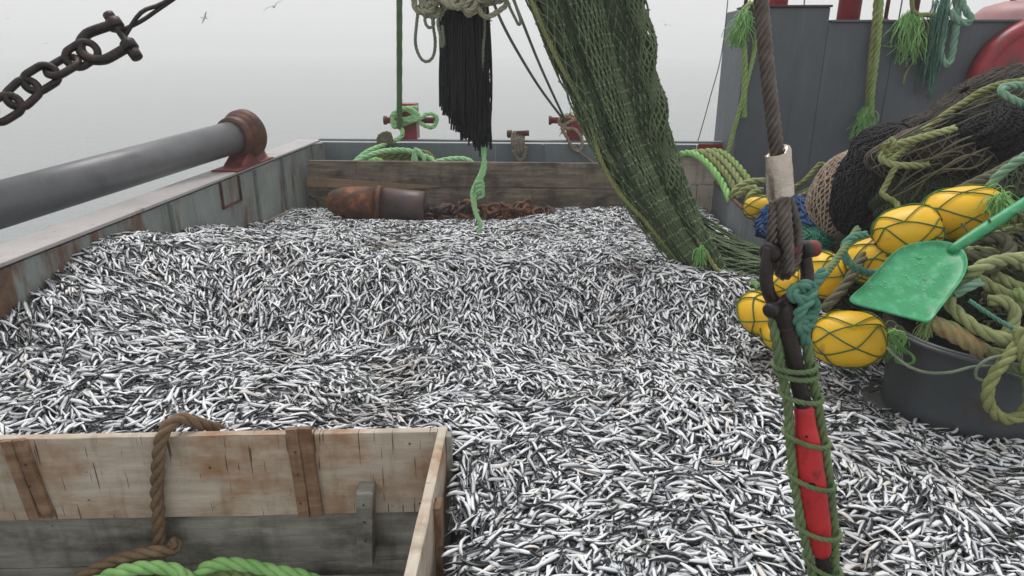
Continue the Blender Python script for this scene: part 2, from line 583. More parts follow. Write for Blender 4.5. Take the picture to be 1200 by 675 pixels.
def tube(mb, p, r, n=8, closed=False, lobes=0, amp=0.2, pitch=None, cap=True, sq=1.0):
    p = np.asarray(p, float)
    N = len(p)
    t, a, b = frames(p, closed)
    r = np.broadcast_to(np.asarray(r, float), (N,))
    th = np.linspace(0, 2 * np.pi, n, endpoint=False)
    ang = np.broadcast_to(th, (N, n))
    rad = np.repeat(r[:, None], n, 1)
    if lobes:
        s = np.concatenate([[0], np.cumsum(np.linalg.norm(np.diff(p, axis=0), axis=1))])
        L = s[-1] + (np.linalg.norm(p[0] - p[-1]) if closed else 0)
        pit = pitch or 7 * r.mean()
        if closed:
            pit = L / max(1, round(L / pit))
        tw = 2 * np.pi * s / pit
        # the strands turn with the ring, so every vertex row follows one strand
        ang = th[None, :] + tw[:, None]
        rad = rad * (1 - amp + 2 * amp * np.abs(np.cos(lobes * th / 2.0))[None, :])
    v = p[:, None, :] + rad[..., None] * (np.cos(ang)[..., None] * a[:, None, :] + sq * np.sin(ang)[..., None] * b[:, None, :])
    i = np.arange(N if closed else N - 1)[:, None]
    j = np.arange(n)[None, :]
    i2 = (i + 1) % N
    j2 = (j + 1) % n
    if closed and lobes:
        pass
    q = np.stack(np.broadcast_arrays(i * n + j, i * n + j2, i2 * n + j2, i2 * n + j), -1).reshape(-1, 4)
    base = mb.n
    mb.quads(v.reshape(-1, 3), q)
    if cap and not closed:
        mb.f.append(tuple(base + k for k in range(n))[::-1])
        mb.f.append(tuple(base + (N - 1) * n + k for k in range(n)))
    return mb


def rope_mb(ctrl, r, mb=None, lobes=3, n=12, amp=0.21, closed=False, step=None, pitch=None, jitter=0.0):
    mb = mb or MB()
    if lobes == 3:
        p = spline(ctrl, step or r * 0.55, closed)
        t_, a_, b_ = frames(p, closed)
        s_ = np.arange(len(p)) * (np.linalg.norm(p[1] - p[0]))
        pit = pitch or 7.0 * r
        if closed:
            L_ = s_[-1] + np.linalg.norm(p[0] - p[-1])
            pit = L_ / max(1, round(L_ / pit))
        for k_ in range(3):
            an = 2 * np.pi * (s_ / pit + k_ / 3)
            tube(mb, p + r * 0.50 * (np.cos(an)[:, None] * a_ + np.sin(an)[:, None] * b_), r * 0.53, 7, closed)
        return mb
    p = spline(ctrl, step or r * 0.75, closed)
    return tube(mb, p, r, n, closed, lobes, amp, pitch)


def cord_mb(ctrl, r, mb=None, n=6, step=None):
    mb = mb or MB()
    return tube(mb, spline(ctrl, step or max(r * 3, 0.012)), r, n)


def rope(name, ctrl, r, mat, label, cat='rope', group=None, parent=None, **kw):
    return obj(name, rope_mb(ctrl, r, **kw), mat, parent, label, cat if parent is None else None, group)


def box_bm(sx, sy, sz, bev=0.004, cuts=0, jit=0.0):
    bm = bmesh.new()
    bmesh.ops.create_cube(bm, size=1.0)
    for v in bm.verts:
        v.co.x *= sx
        v.co.y *= sy
        v.co.z *= sz
    if cuts:
        es = [e for e in bm.edges if abs(e.verts[0].co.x - e.verts[1].co.x) > 0.5 * sx]
        bmesh.ops.subdivide_edges(bm, edges=es, cuts=cuts, use_grid_fill=True)
        es = [e for e in bm.edges if abs(e.verts[0].co.z - e.verts[1].co.z) > 0.5 * sz]
        bmesh.ops.subdivide_edges(bm, edges=es, cuts=2, use_grid_fill=True)
    if bev:
        es = [e for e in bm.edges if len(e.link_faces) == 2 and e.calc_face_angle(0) > 0.5]
        bmesh.ops.bevel(bm, geom=es, offset=bev, segments=2, affect='EDGES', profile=0.6)
    if jit:
        for v in bm.verts:
            v.co += Vector((random.gauss(0, jit), random.gauss(0, jit), random.gauss(0, jit)))
    me = bpy.data.meshes.new('piece')
    bm.to_mesh(me)
    bm.free()
    return me


def box(name, center, size, mat, parent=None, rot=None, bev=0.004, cuts=0, jit=0.0, **kw):
    me = box_bm(*size, bev=bev, cuts=cuts, jit=jit)
    me.name = name
    m = Matrix.Translation(Vector(center))
    if rot is not None:
        m = m @ rot
    return obj(name, me, mat, parent, mw=m, smooth=False, **kw)


def axes_rot(x, z=(0, 0, 1)):
    x = Vector(x).normalized()
    z = Vector(z)
    y = z.cross(x).normalized()
    z = x.cross(y)
    return Matrix((x, y, z)).transposed().to_4x4()


def lathe(mb, prof, o, axis, n=28, ref=None):
    """prof: (distance along axis, radius)"""
    o = np.asarray(o, float)
    ax = np.asarray(axis, float)
    ax = ax / np.linalg.norm(ax)
    a = np.array([0, 0, 1.0]) if abs(ax[2]) < 0.9 else np.array([1.0, 0, 0])
    a = a - ax * (a @ ax)
    a /= np.linalg.norm(a)
    b = np.cross(ax, a)
    th = np.linspace(0, 2 * np.pi, n, endpoint=False)
    v = []
    for d, r in prof:
        v.append(o + ax * d + r * (np.cos(th)[:, None] * a + np.sin(th)[:, None] * b))
    v = np.concatenate(v)
    i = np.arange(len(prof) - 1)[:, None]
    j = np.arange(n)[None, :]
    j2 = (j + 1) % n
    q = np.stack(np.broadcast_arrays(i * n + j, i * n + j2, (i + 1) * n + j2, (i + 1) * n + j), -1).reshape(-1, 4)
    base = mb.n
    mb.quads(v, q)
    if prof[0][1] > 1e-4:
        mb.f.append(tuple(base + k for k in range(n))[::-1])
    if prof[-1][1] > 1e-4:
        mb.f.append(tuple(base + (len(prof) - 1) * n + k for k in range(n)))
    return mb


def prism_segments(mb, A, B, r, n=4):
    """many straight cords at once, A and B are (N,3)"""
    A, B = np.asarray(A), np.asarray(B)
    t = B - A
    L = np.linalg.norm(t, axis=1)
    ok = L > 1e-6
    A, B, t = A[ok], B[ok], t[ok] / L[ok][:, None]
    ref = np.where(np.abs(t[:, 2:3]) < 0.9, np.array([[0, 0, 1.0]]), np.array([[1.0, 0, 0]]))
    a = np.cross(t, ref)
    a /= np.linalg.norm(a, axis=1)[:, None]
    b = np.cross(t, a)
    N = len(A)
    rr = np.broadcast_to(np.asarray(r, float), (N,))[:, None]
    ring = []
    for k in range(n):
        an = 2 * np.pi * k / n
        ring.append(rr * (math.cos(an) * a + math.sin(an) * b))
    v = np.stack([A + x for x in ring] + [B + x for x in ring], 1)      # N, 2n, 3
    base = (np.arange(N) * 2 * n)[:, None, None]
    q = np.array([[k, (k + 1) % n, n + (k + 1) % n, n + k] for k in range(n)])[None]
    mb.quads(v.reshape(-1, 3), (base + q).reshape(-1, 4))
    return mb


def knots(mb, p, r):
    p = np.asarray(p)
    o = np.array([[1, 0, 0], [-1, 0, 0], [0, 1, 0], [0, -1, 0], [0, 0, 1], [0, 0, -1]], float)
    N = len(p)
    jit = 1 + rng.uniform(-0.3, 0.3, (N, 6, 1))
    v = p[:, None, :] + r * o[None] * jit
    f = np.array([[0, 2, 4], [2, 1, 4], [1, 3, 4], [3, 0, 4], [2, 0, 5], [1, 2, 5], [3, 1, 5], [0, 3, 5]])
    q = (np.arange(N) * 6)[:, None, None] + f[None]
    mb.quads(v.reshape(-1, 3), q.reshape(-1, 3))
    return mb


def net_mb(S, nu, nv, r, wrap=True, jit=0.12, knot=1.9, mids=1, kmb=None, n=4, mb=None, phase=0.0, drop=0.0):
    """diamond netting over the surface S(u, v): the bars are real cords"""
    mb = mb or MB()
    ju = rng.normal(0, jit, (nv + 1, nu + 1)) / nu
    jv = rng.normal(0, jit * 0.6, (nv + 1, nu + 1)) / nv
    if wrap:
        ju[:, -1], jv[:, -1] = ju[:, 0], jv[:, 0]

    def node(j, i):
        ii = i % nu if wrap else np.clip(i, 0, nu)
        u = (i + 0.5 * (j % 2) + phase) / nu + ju[j, ii]
        if not wrap:
            u = np.clip(u, 0, 1)
        v = np.clip(j / nv + jv[j, ii], 0, 1)
        return u, v
    A, B, K = [], [], []
    cols = np.arange(nu if wrap else nu + 1)
    for j in range(nv):
        for i in cols:
            u0, v0 = node(j, i)
            K.append((u0, v0))
            for d in ((0, -1) if j % 2 == 0 else (0, 1)):
                k = i + d
                if not wrap and (k < 0 or k > nu):
                    continue
                if drop and random.random() < drop:
                    continue
                u1, v1 = node(j + 1, k)
                A.append((u0, v0))
                B.append((u1, v1))
    A, B, K = np.array(A), np.array(B), np.array(K)
    for s in range(mids):
        a = A + (B - A) * (s / mids)
        b = A + (B - A) * ((s + 1) / mids)
        prism_segments(mb, S(a[:, 0], a[:, 1]), S(b[:, 0], b[:, 1]), r, n)
    if knot:
        knots(kmb if kmb is not None else mb, S(K[:, 0], K[:, 1]), r * knot)
    return mb


def surf_mb(S, nu, nv, wrap=True, mb=None):
    mb = mb or MB()
    u = np.linspace(0, 1, nu, endpoint=not wrap)
    v = np.linspace(0, 1, nv)
    U, V = np.meshgrid(u, v)
    p = S(U.ravel(), V.ravel())
    i = np.arange(nv - 1)[:, None]
    j = np.arange(nu if wrap else nu - 1)[None, :]
    j2 = (j + 1) % nu
    q = np.stack(np.broadcast_arrays(i * nu + j, i * nu + j2, (i + 1) * nu + j2, (i + 1) * nu + j), -1).reshape(-1, 4)
    mb.quads(p, q)
    return mb


def wob(p, seed, freq, amp):
    """cheap smooth vector noise from a few sine waves, used for folds"""
    g = np.random.default_rng(seed)
    out = np.zeros(len(p))
    for k in range(7):
        d = g.normal(size=3)
        d /= np.linalg.norm(d)
        fr = freq * g.uniform(0.6, 2.2)
        out += np.sin(p @ d * fr + g.uniform(0, 6.28)) / (1 + 0.35 * k)
    return out * amp / 2.2


def lump(c, rad, rot=None, seed=0, amp=0.12, freq=6, ridge=0.0):
    """crumpled ellipsoid surface S(u,v) for heaps and bundles of netting"""
    c = np.asarray(c, float)
    rad = np.asarray(rad, float)
    Rm = np.array(rot.to_3x3()) if rot is not None else np.eye(3)

    def S(u, v, k=1.0):
        th, ph = 2 * np.pi * u, np.pi * (0.02 + 0.96 * v)
        d = np.stack([np.sin(ph) * np.cos(th), np.sin(ph) * np.sin(th), np.cos(ph)], 1)
        q = d * rad
        w = 1 + wob(q, seed, freq, amp) + wob(q, seed + 50, freq * 2.6, amp * 0.45) + wob(q, seed + 90, freq * 6, amp * 0.16)
        if ridge:
            w = w + ridge * np.abs(np.sin(th * 7 + 3 * np.sin(ph * 3 + seed)))
        return c + (q * w[:, None] * k) @ Rm.T
    return S


def tuft_mb(base, direction, length, spread, count, r, curl=0.5, mb=None):
    """frayed rope end: loose curling strands"""
    mb = mb or MB()
    base, direction = np.asarray(base, float), np.asarray(direction, float)
    count, r = int(count * 2.0), r * 0.55
    hd = direction / np.linalg.norm(direction)
    for _ in range(count):
        d = hd + rng.normal(0, spread, 3)
        d /= np.linalg.norm(d)
        L = length * rng.uniform(0.35, 1.05)
        pts = [base + rng.normal(0, 0.05 * length, 3)]
        kink = rng.normal(0, 1, 3)
        for k in range(6):
            d = d * 0.8 + rng.normal(0, curl, 3) * 0.42 + np.array([0, 0, -0.5]) + 0.18 * kink * math.sin(2.1 * k)
            d /= np.linalg.norm(d)
            pts.append(pts[-1] + d * L / 6)
        tube(mb, spline(pts, L / 12), r, 3)
    return mb


def link_mb(length, width, r, n=7, m=26):
    a = (length - width) / 2
    w = width / 2
    pts = []
    for k in range(m):
        t = 2 * math.pi * k / m
        x, y = w * math.cos(t), w * math.sin(t)
        pts.append((x + (a if x > 0 else -a) if abs(x) > 1e-6 else x, y, 0))
    return tube(MB(), spline(pts, r * 0.7, True), r, n, True)


def place(o_axis_x, o_axis_z, loc):
    return Matrix.Translation(Vector(loc)) @ axes_rot(o_axis_x, o_axis_z)


# ================================================================== SETTING
SEA_Z = -6.0
BX, BZ, AFT = -2.55, 0.55, 7.5        # left bulwark inner face, bulwark top, aft bulwark
PLANK_Y = 6.9

mb = MB()
mb.quads([(-690, -690, SEA_Z), (690, -690, SEA_Z), (690, 690, SEA_Z), (-690, 690, SEA_Z)], [(0, 1, 2, 3)])
obj('sea', mb, mat_water(), kind='structure')
me = box_bm(6.75, 8.3, 0.06, 0.0)
obj('deck', me, M_deck, kind='structure', mw=Matrix.Translation((0.77, 3.38, -0.55)))
me = box_bm(6.9, 8.6, 5.6, 0.0)
obj('hull', me, M_aft, kind='structure', mw=Matrix.Translation((0.72, 3.35, -3.45)))

# ------------------------------------------------------------------ left bulwark
t = thing('bulwark', 'rust-streaked grey-green steel bulwark along the left side with pale flat cap', 'bulwark', (BX - 0.15, 4, -0.5))
y0, y1 = -0.4, AFT
# plates welded end to end, each slightly out of line
edges = [-0.4, 2.3, 4.35, 5.72, 6.35, 7.2]
for k in range(len(edges) - 1):
    a, b = edges[k], edges[k + 1]
    box('plate', (BX - 0.03 - 0.003 * (k % 2), (a + b) / 2, (BZ - 0.62) / 2), (0.05, b - a - 0.004, BZ + 0.58), M_bulwark, t, bev=0.003)
box('corner_plate', (BX - 0.005, 7.36, (BZ - 0.62) / 2), (0.05, 0.30, BZ + 0.58), M_bulwark, t, rot=Matrix.Rotation(R(-8), 4, 'Z'), bev=0.003)
box('cap_rail', (BX - 0.105, 3.5, BZ + 0.008), (0.25, 7.9, 0.022), M_cap, t, bev=0.006)
box('outer_plate', (BX - 0.21, 3.5, -0.05), (0.03, 7.9, 1.15), M_aft, t, bev=0.002)
for yy in (4.36, 5.73, 6.36):
    box('stiffener', (BX + 0.012, yy, (BZ - 0.62) / 2), (0.028, 0.018, BZ + 0.57), M_bulwark, t, bev=0.003)
# small welded frame under the cap near the pipe's foot
fz, fy = BZ - 0.02, 5.25
for dy, dz, sy, sz in ((-0.16, -0.10, 0.014, 0.20), (0.16, -0.10, 0.014, 0.20), (0, -0.2, 0.334, 0.014)):
    box('welded_strip', (BX + 0.004, fy + dy, fz + dz), (0.022, sy, sz), M_rustbrown, t, bev=0.002)
# iron handle at the corner by the planks
tube_pts = PX([(362, 230, 6.84), (366, 232, 6.82), (372, 236, 6.81), (373, 252, 6.81), (370, 262, 6.82), (366, 264, 6.84)])
obj('handle', cord_mb(tube_pts, 0.014, step=0.02), M_rustdark, t)
o = obj('lifting_strap', cord_mb(PX([(300, 266, 5.5), (318, 257, 5.75), (345, 244, 6.1)]), 0.007), M_palerope, t)

# ------------------------------------------------------------------ aft bulwark
t = thing('bulwark', 'plain grey steel bulwark across the stern behind the wooden planks', 'bulwark', (0, AFT, -0.5))
xe = [BX, -1.55, -0.62, -0.1, 0.3, 0.95, 1.55]
for k in range(len(xe) - 1):
    a, b = xe[k], xe[k + 1]
    box('plate', ((a + b) / 2, AFT + 0.03 + 0.004 * (k % 2), (BZ - 0.62) / 2), (b - a - 0.005, 0.05, BZ + 0.58), M_aft, t, bev=0.003)
box('plate', (1.85, AFT + 0.03, (BZ - 0.62) / 2), (0.58, 0.05, BZ + 0.58), M_aft, t, bev=0.003)
box('red_panel', (1.70, AFT - 0.004, BZ - 0.075), (0.28, 0.015, 0.145), M_red, t, bev=0.003, label='dark red painted patch at the right end')
box('cap_rail', (-0.2, AFT + 0.035, BZ + 0.010), (4.75, 0.07, 0.022), M_aft, t, bev=0.006)
for xx in (-1.552, -0.1, 0.30, 0.952):
    box('stiffener', (xx, AFT - 0.004, (BZ - 0.62) / 2), (0.016, 0.03, BZ + 0.56), M_aft, t, bev=0.003)

# ------------------------------------------------------------------ pipe rail on the left bulwark
a = P(287, 157, Y=5.85)
bx, bz = a[0], a[2]
t = thing('pipe_rail', 'thick worn grey steel pipe above the left bulwark with rusty flanged end', 'pipe', (bx, 5.9, BZ))
far = np.array([bx, 5.80, bz])
nearc = P(-70, 260, Y=3.40)
ax = far - nearc
Lp = np.linalg.norm(ax)
ax /= Lp
rp = 0.133
obj('pipe', lathe(MB(), [(0, rp), (Lp * 0.5, rp), (Lp, rp)], nearc, ax, 40), M_tube, t)
obj('flange', lathe(MB(), [(-0.14, rp + 0.004), (-0.14, rp + 0.03), (-0.10, rp + 0.036), (-0.06, rp + 0.028), (-0.055, rp + 0.045), (-0.02, rp + 0.05), (-0.015, rp + 0.055), (0.0, rp + 0.072),
                          (0.055, rp + 0.074), (0.075, rp + 0.06), (0.08, rp * 0.7), (0.10, rp * 0.65), (0.10, 0.0)], far, ax, 40), M_rustbrown, t)
# red foot bolted to the cap
foot = MB()
cz = BZ + 0.02
fx = bx
v = []
for (yy, w, z0, z1) in ((5.55, 0.09, cz, cz + 0.03), (5.84, 0.10, cz, bz - 0.08), (5.98, 0.10, cz, bz - 0.10), (6.10, 0.08, cz, cz + 0.03)):
    v += [(fx - w, yy, z0), (fx + w, yy, z0), (fx + w * 0.8, yy, z1), (fx - w * 0.8, yy, z1)]
fc = []
for k in range(3):
    for q in range(4):
        fc.append((k * 4 + q, k * 4 + (q + 1) % 4, k * 4 + 4 + (q + 1) % 4, k * 4 + 4 + q))
fc += [(3, 2, 1, 0), (12, 13, 14, 15)]
foot.add(v, fc)
obj('mounting_foot', foot, M_redrust, t, smooth=False, label='red painted foot bolted to the cap')
box('foot_plate', (fx + 0.02, 5.72, cz + 0.006), (0.22, 0.75, 0.014), M_redrust, t, bev=0.004)

# ------------------------------------------------------------------ steel chain, upper left
def shackle_parts(parent, c, axis_down, axis_pin, size, rad, mat, pinmat, bow_close=True):
    """bow shackle: c = middle of the pin, the bow reaches along axis_down"""
    c = np.asarray(c, float)
    d = np.asarray(axis_down, float)
    d /= np.linalg.norm(d)
    p = np.asarray(axis_pin, float)
    p = p - d * (p @ d)
    p /= np.linalg.norm(p)
    w, L = size
    pts = [c - p * w / 2 - d * rad * 0.6]
    for k in range(9):
        an = math.pi * k / 8
        pts.append(c + d * (L * 0.55) + (-p * math.cos(an)) * w * 0.60 + d * math.sin(an) * L * 0.45)
    pts.append(c + p * w / 2 - d * rad * 0.6)
    obj('bow', tube(MB(), spline(pts, rad * 0.6), rad, 12), mat, parent)
    for s in (-1, 1):
        obj('lug', lathe(MB(), [(-rad * 1.05, rad * 1.3), (-rad * 0.8, rad * 1.55), (rad * 0.8, rad * 1.55), (rad * 1.05, rad * 1.3)], c + p * s * w / 2, p, 16), mat, parent)
    obj('pin', lathe(MB(), [(-w / 2 - rad * 2.6, rad * 0.9), (-w / 2 - rad * 2.5, rad * 1.1), (-w / 2 - rad * 1.1, rad * 1.1), (-w / 2 - rad * 1.1, rad * 0.75), (w / 2 + rad * 1.1, rad * 0.75),
                            (w / 2 + rad * 1.1, rad * 1.25), (w / 2 + rad * 3.0, rad * 1.15), (w / 2 + rad * 3.2, rad * 0.8)], c, p, 14), pinmat, parent)


ch = PX([(-75, 178, 1.72), (-30, 146, 1.78), (12, 122, 1.84), (40, 97, 1.90), (66, 82, 1.94), (86, 70, 1.98), (103, 59, 2.01)])
t = thing('chain', 'heavy dark rusty chain with shackle hanging across the upper left corner', 'chain', ch[0])
chs = spline(ch, 0.001)
s_acc = np.concatenate([[0], np.cumsum(np.linalg.norm(np.diff(chs, axis=0), axis=1))])
link_len, link_w, link_r = 0.088, 0.056, 0.011
lm = link_mb(link_len, link_w, link_r).mesh('link')
lm.materials.append(M_ironwet)
pitch = link_len - 2.1 * link_r
k = 0
pos = 0.0
while pos < s_acc[-1]:
    i = int(np.searchsorted(s_acc, pos))
    i = min(i, len(chs) - 2)
    d = chs[min(i + 30, len(chs) - 1)] - chs[max(i - 30, 0)]
    z = np.array([0.45, -0.85, 0.3]) if k % 2 else np.array([0.5, 0.45, 0.7])
    z = z - d * (z @ d) / (d @ d)
    obj('link', lm, None, t, mw=place(d, z, chs[i]))
    pos += pitch
    k += 1
sc_ = P(143, 41, Y=2.06)
shackle_parts(t, sc_, chs[-1] - sc_, (0.45, -0.35, -0.82), (0.078, 0.12), 0.0145, M_ironwet, M_ironwet)
br = MB()
for off in (-1, 1):
    cord_mb(np.array([sc_ + np.array([0, 0, 0.012 * off]), P(165, 20 + 5 * off, Y=2.1), P(190, 6 + 2 * off, Y=2.16), P(235, -22, Y=2.25), P(300, -60, Y=2.4)]), 0.0062, br)
obj('wire_bridle', br, M_ironwet, t)

# ------------------------------------------------------------------ red mooring bitts
def bitt(px, top, halfw, bar0, bar1, bary, label):
    c = P(px, 160, Y=AFT + 0.12)
    t = thing('mooring_bitt', label, 'bitt', (c[0], AFT + 0.12, BZ + 0.02), 'mooring bitts on the stern bulwark')
    zt = P(px, top, Y=AFT + 0.12)[2]
    hw = halfw * mpp(AFT)
    box('post', (c[0], AFT + 0.12, (BZ + 0.02 + zt) / 2), (2 * hw, 2 * hw, zt - BZ - 0.02), M_red, t, bev=0.006)
    p0, p1 = P(bar0, bary, Y=AFT + 0.12), P(bar1, bary, Y=AFT + 0.12)
    L = np.linalg.norm(p1 - p0)
    obj('crossbar', lathe(MB(), [(0, 0.048), (0.03, 0.048), (0.032, 0.034), (L - 0.032, 0.034), (L - 0.03, 0.046), (L, 0.046)], p0, p1 - p0, 16), M_redrust, t)
    return c, zt


c1, zt1 = bitt(481, 121, 9, 450, 512, 141, 'red mooring bitt wound with bright green rope')
c2, zt2 = bitt(673, 137, 9, 643, 694, 141, 'red mooring bitt with pale knotted rope beside the green net')

# bright green rope round the left bitt, and the tall dark line down to it
Yb = AFT + 0.12
rope('rope', PX([(490, 126, Yb - 0.12), (470, 128, Yb - 0.13), (459, 136, Yb - 0.13), (468, 146, Yb - 0.13), (490, 139, Yb - 0.13), (503, 133, Yb - 0.10), (512, 138, Yb - 0.08), (507, 149, Yb - 0.09),
                 (494, 145, Yb - 0.13), (480, 130, Yb - 0.14), (468, 128, Yb - 0.14), (460, 141, Yb - 0.13), (463, 149, Yb - 0.14), (474, 140, Yb - 0.15), (490, 135, Yb - 0.15), (478, 127, Yb - 0.15),
                 (466, 134, Yb - 0.14), (480, 142, Yb - 0.16), (496, 137, Yb - 0.15)]),
     0.024, M_mint, 'bright green rope wound in figure eights on the red left bitt')
rope('rope', PX([(468, -70, 7.1), (468, 0, 7.2), (468, 70, 7.3), (468, 120, 7.38), (468, 150, 7.42)]), 0.029, M_darkgreen,
     'taut dark green rope running straight up from the left bitt', lobes=4, pitch=0.10)
rope('rope', PX([(468, 148, 7.43), (472, 155, 7.42), (468, 162, 7.40), (452, 169, 7.3), (430, 178, 7.15), (414, 191, 7.05), (404, 198, 7.0)]), 0.026, M_mint,
     'pale green rope leading from the left bitt down behind the planks')
# heap of green rope behind the planks
rope('rope', PX([(413, 194, 7.02), (428, 184, 7.05), (450, 177, 7.08), (475, 176, 7.10), (492, 181, 7.1), (505, 186, 7.1), (512, 194, 7.05)]), 0.027, M_mint,
     'bright green rope arched over the olive coil behind the planks')
rope('rope', PX([(429, 193, 6.99), (440, 187, 6.98), (455, 193, 6.98), (470, 196, 6.98)]), 0.026, M_lime, 'short lime green rope bight low at the front of the coil')
rope('rope', PX([(500, 195, 7.0), (518, 188, 7.02), (540, 186, 7.05), (551, 189, 7.05), (558, 196, 7.05)]), 0.028, M_mint,
     'bright green rope end lying along the plank right of the coil')
rope('rope', PX([(486, 178, 7.0), (484, 190, 6.99), (490, 196, 6.98), (497, 188, 6.98), (492, 178, 6.99), (486, 176, 7.0), (488, 190, 6.97)]), 0.022, M_mint, 'bright green rope knot standing on the coil behind the planks')
cmb = MB()
for k in range(8):
    x0 = 432 + 7 * k
    rope_mb(PX([(x0 - 12, 197, 7.05), (x0 + 2, 187 - 3 * math.sin(k), 7.12 + 0.02 * k), (x0 + 16, 177 + (k % 3), 7.2), (x0 + 30, 182 + k, 7.25), (x0 + 34, 197, 7.25)]), 0.026, cmb)
obj('rope_coil', cmb, M_olive, None, 'coil of olive rope heaped behind the planks under the left bitt', 'rope')
kn = MB()
for k in range(7):
    rope_mb(PX([(443 + 2 * k, 172, 7.3), (446 + rng.uniform(-3, 9), 158 + rng.uniform(-3, 6), 7.32), (455 + rng.uniform(-6, 6), 157 + rng.uniform(-1, 8), 7.3), (461 + rng.uniform(-3, 5), 170, 7.28)]), 0.02, kn)
obj('rope_bundle', kn, M_darkolive, None, 'dark knotted rope bundle peeking up behind the olive coil', 'rope')
# pale rope on the right bitt
rope('rope', PX([(662, 136, Yb - 0.09), (655, 142, Yb - 0.1), (662, 150, Yb - 0.12), (674, 152, Yb - 0.12), (682, 164, Yb - 0.14), (680, 176, Yb - 0.14), (672, 175, Yb - 0.14), (665, 162, Yb - 0.13),
                 (659, 150, Yb - 0.12), (668, 143, Yb - 0.1), (674, 140, Yb - 0.1)]), 0.02, M_palerope, 'pale knotted rope hanging in a loop from the right bitt')
rope('rope', PX([(672, 170, Yb - 0.13), (684, 182, Yb - 0.16), (697, 192, Yb - 0.2), (708, 205, 7.1)]), 0.012, M_palerope, 'thin pale rope end trailing from the right bitt loop')
obj('rag', tuft_mb(P(669, 139, Y=Yb), (0.1, 0, 1.0), 0.24, 0.45, 55, 0.007, 0.9), M_olive, None, 'tuft of greenish netting on top of the right bitt', 'net')
# pin with a hank of rope between the bitts
t = thing('fairlead_pin', 'short rusty pin on the stern bulwark between the bitts', 'pin', P(597, 158, Y=AFT + 0.0))
p0, p1 = P(594, 157, Y=AFT - 0.06), P(620, 156, Y=AFT - 0.06)
L = np.linalg.norm(p1 - p0)
obj('pin', lathe(MB(), [(0, 0.03), (0.01, 0.042), (0.05, 0.042), (0.055, 0.03), (L, 0.03)], p0, p1 - p0, 16), M_rustbrown, t)
hm = MB()
for k in range(5):
    x0 = 601 + 3.4 * k
    rope_mb(PX([(x0, 180 - abs(k - 2) * 3, 7.41), (x0 - 1, 165, 7.40), (x0, 155, 7.42 + 0.01 * k), (x0 + 4, 158, 7.46)]), 0.016, hm)
rope_mb(PX([(601, 176, 7.41), (607, 187, 7.42), (613, 186, 7.42), (617, 172, 7.41)]), 0.02, hm)
obj('rope_hank', hm, M_palerope, None, 'brown and grey hank of rope looped over the short rusty pin', 'rope')

# ------------------------------------------------------------------ wooden planks across the back of the hold
t = thing('plank_barrier', 'weathered dark timber planks set on edge across the back of the hold', 'planks', (-0.4, PLANK_Y, -0.5))
def plank_px(x0, y0, x1, y1, Y, mat, name='plank', thick=0.05, **kw):
    a, b = P(x0, y0, Y=Y), P(x1, y0, Y=Y)
    zb = P((x0 + x1) / 2, y1, Y=Y)[2]
    za = (a[2] + P(x1, y0, Y=Y)[2]) / 2
    return box(name, ((a[0] + b[0]) / 2, Y + thick / 2, (za + zb) / 2), (b[0] - a[0], thick, za - zb), mat, t, bev=0.006, cuts=10, jit=0.0012, **kw)
plank_px(360, 190, 735, 219, PLANK_Y, M_wooddark)
plank_px(360, 220, 735, 252, PLANK_Y + 0.003, M_wooddark)
plank_px(360, 253, 735, 300, PLANK_Y + 0.001, M_wooddark)
# tan wedge nailed to the front
w0, w1, w2, w3 = P(360, 207, Y=PLANK_Y - 0.022), P(520, 219, Y=PLANK_Y - 0.022), P(470, 222, Y=PLANK_Y - 0.022), P(360, 219, Y=PLANK_Y - 0.022)
mb = MB()
fr = [w0, w1, w2, w3]
mb.add(fr + [p + np.array([0, 0.02, 0]) for p in fr], [(3, 2, 1, 0), (4, 5, 6, 7), (0, 1, 5, 4), (1, 2, 6, 5), (2, 3, 7, 6), (3, 0, 4, 7)])
obj('splinter_board', mb, M_woodtan, t, smooth=False, label='fresh tan board wedge')
plank_px(736, 184, 840, 216, PLANK_Y - 0.012, M_woodpale, label='paler board at the right end')
plank_px(736, 217, 817, 262, PLANK_Y - 0.010, M_woodpale)
plank_px(818, 217, 840, 262, PLANK_Y - 0.014, M_woodpale)

# ------------------------------------------------------------------ rusty cylinder float and chain heap in front of the planks
c0, c1_ = P(384, 236, Y=6.36), P(500, 243, Y=6.42)
ax = c1_ - c0
L = np.linalg.norm(ax)
t = thing('steel_float', 'rusty bullet-shaped steel cylinder lying before the dark planks', 'cylinder', (c0[0] + 0.4, 6.4, c0[2] - 0.17))
rr = 0.165
obj('nose', lathe(MB(), [(0.0, 0.05), (0.01, 0.08), (0.06, 0.115), (0.16, 0.148), (0.30, rr - 0.004), (L * 0.50, rr)], c0, ax, 36), M_rustorange, t)
obj('band', lathe(MB(), [(L * 0.50, rr), (L * 0.50, rr + 0.014), (L * 0.55, rr + 0.016), (L * 0.55, rr)], c0, ax, 36), M_rustorange, t)
obj('body', lathe(MB(), [(L * 0.55, rr), (L * 0.9, rr - 0.008), (L * 0.97, rr - 0.012), (L * 0.985, rr - 0.03), (L * 0.985, 0.05), (L * 1.03, 0.04), (L * 1.03, 0)], c0, ax, 36), M_buoydark, t)

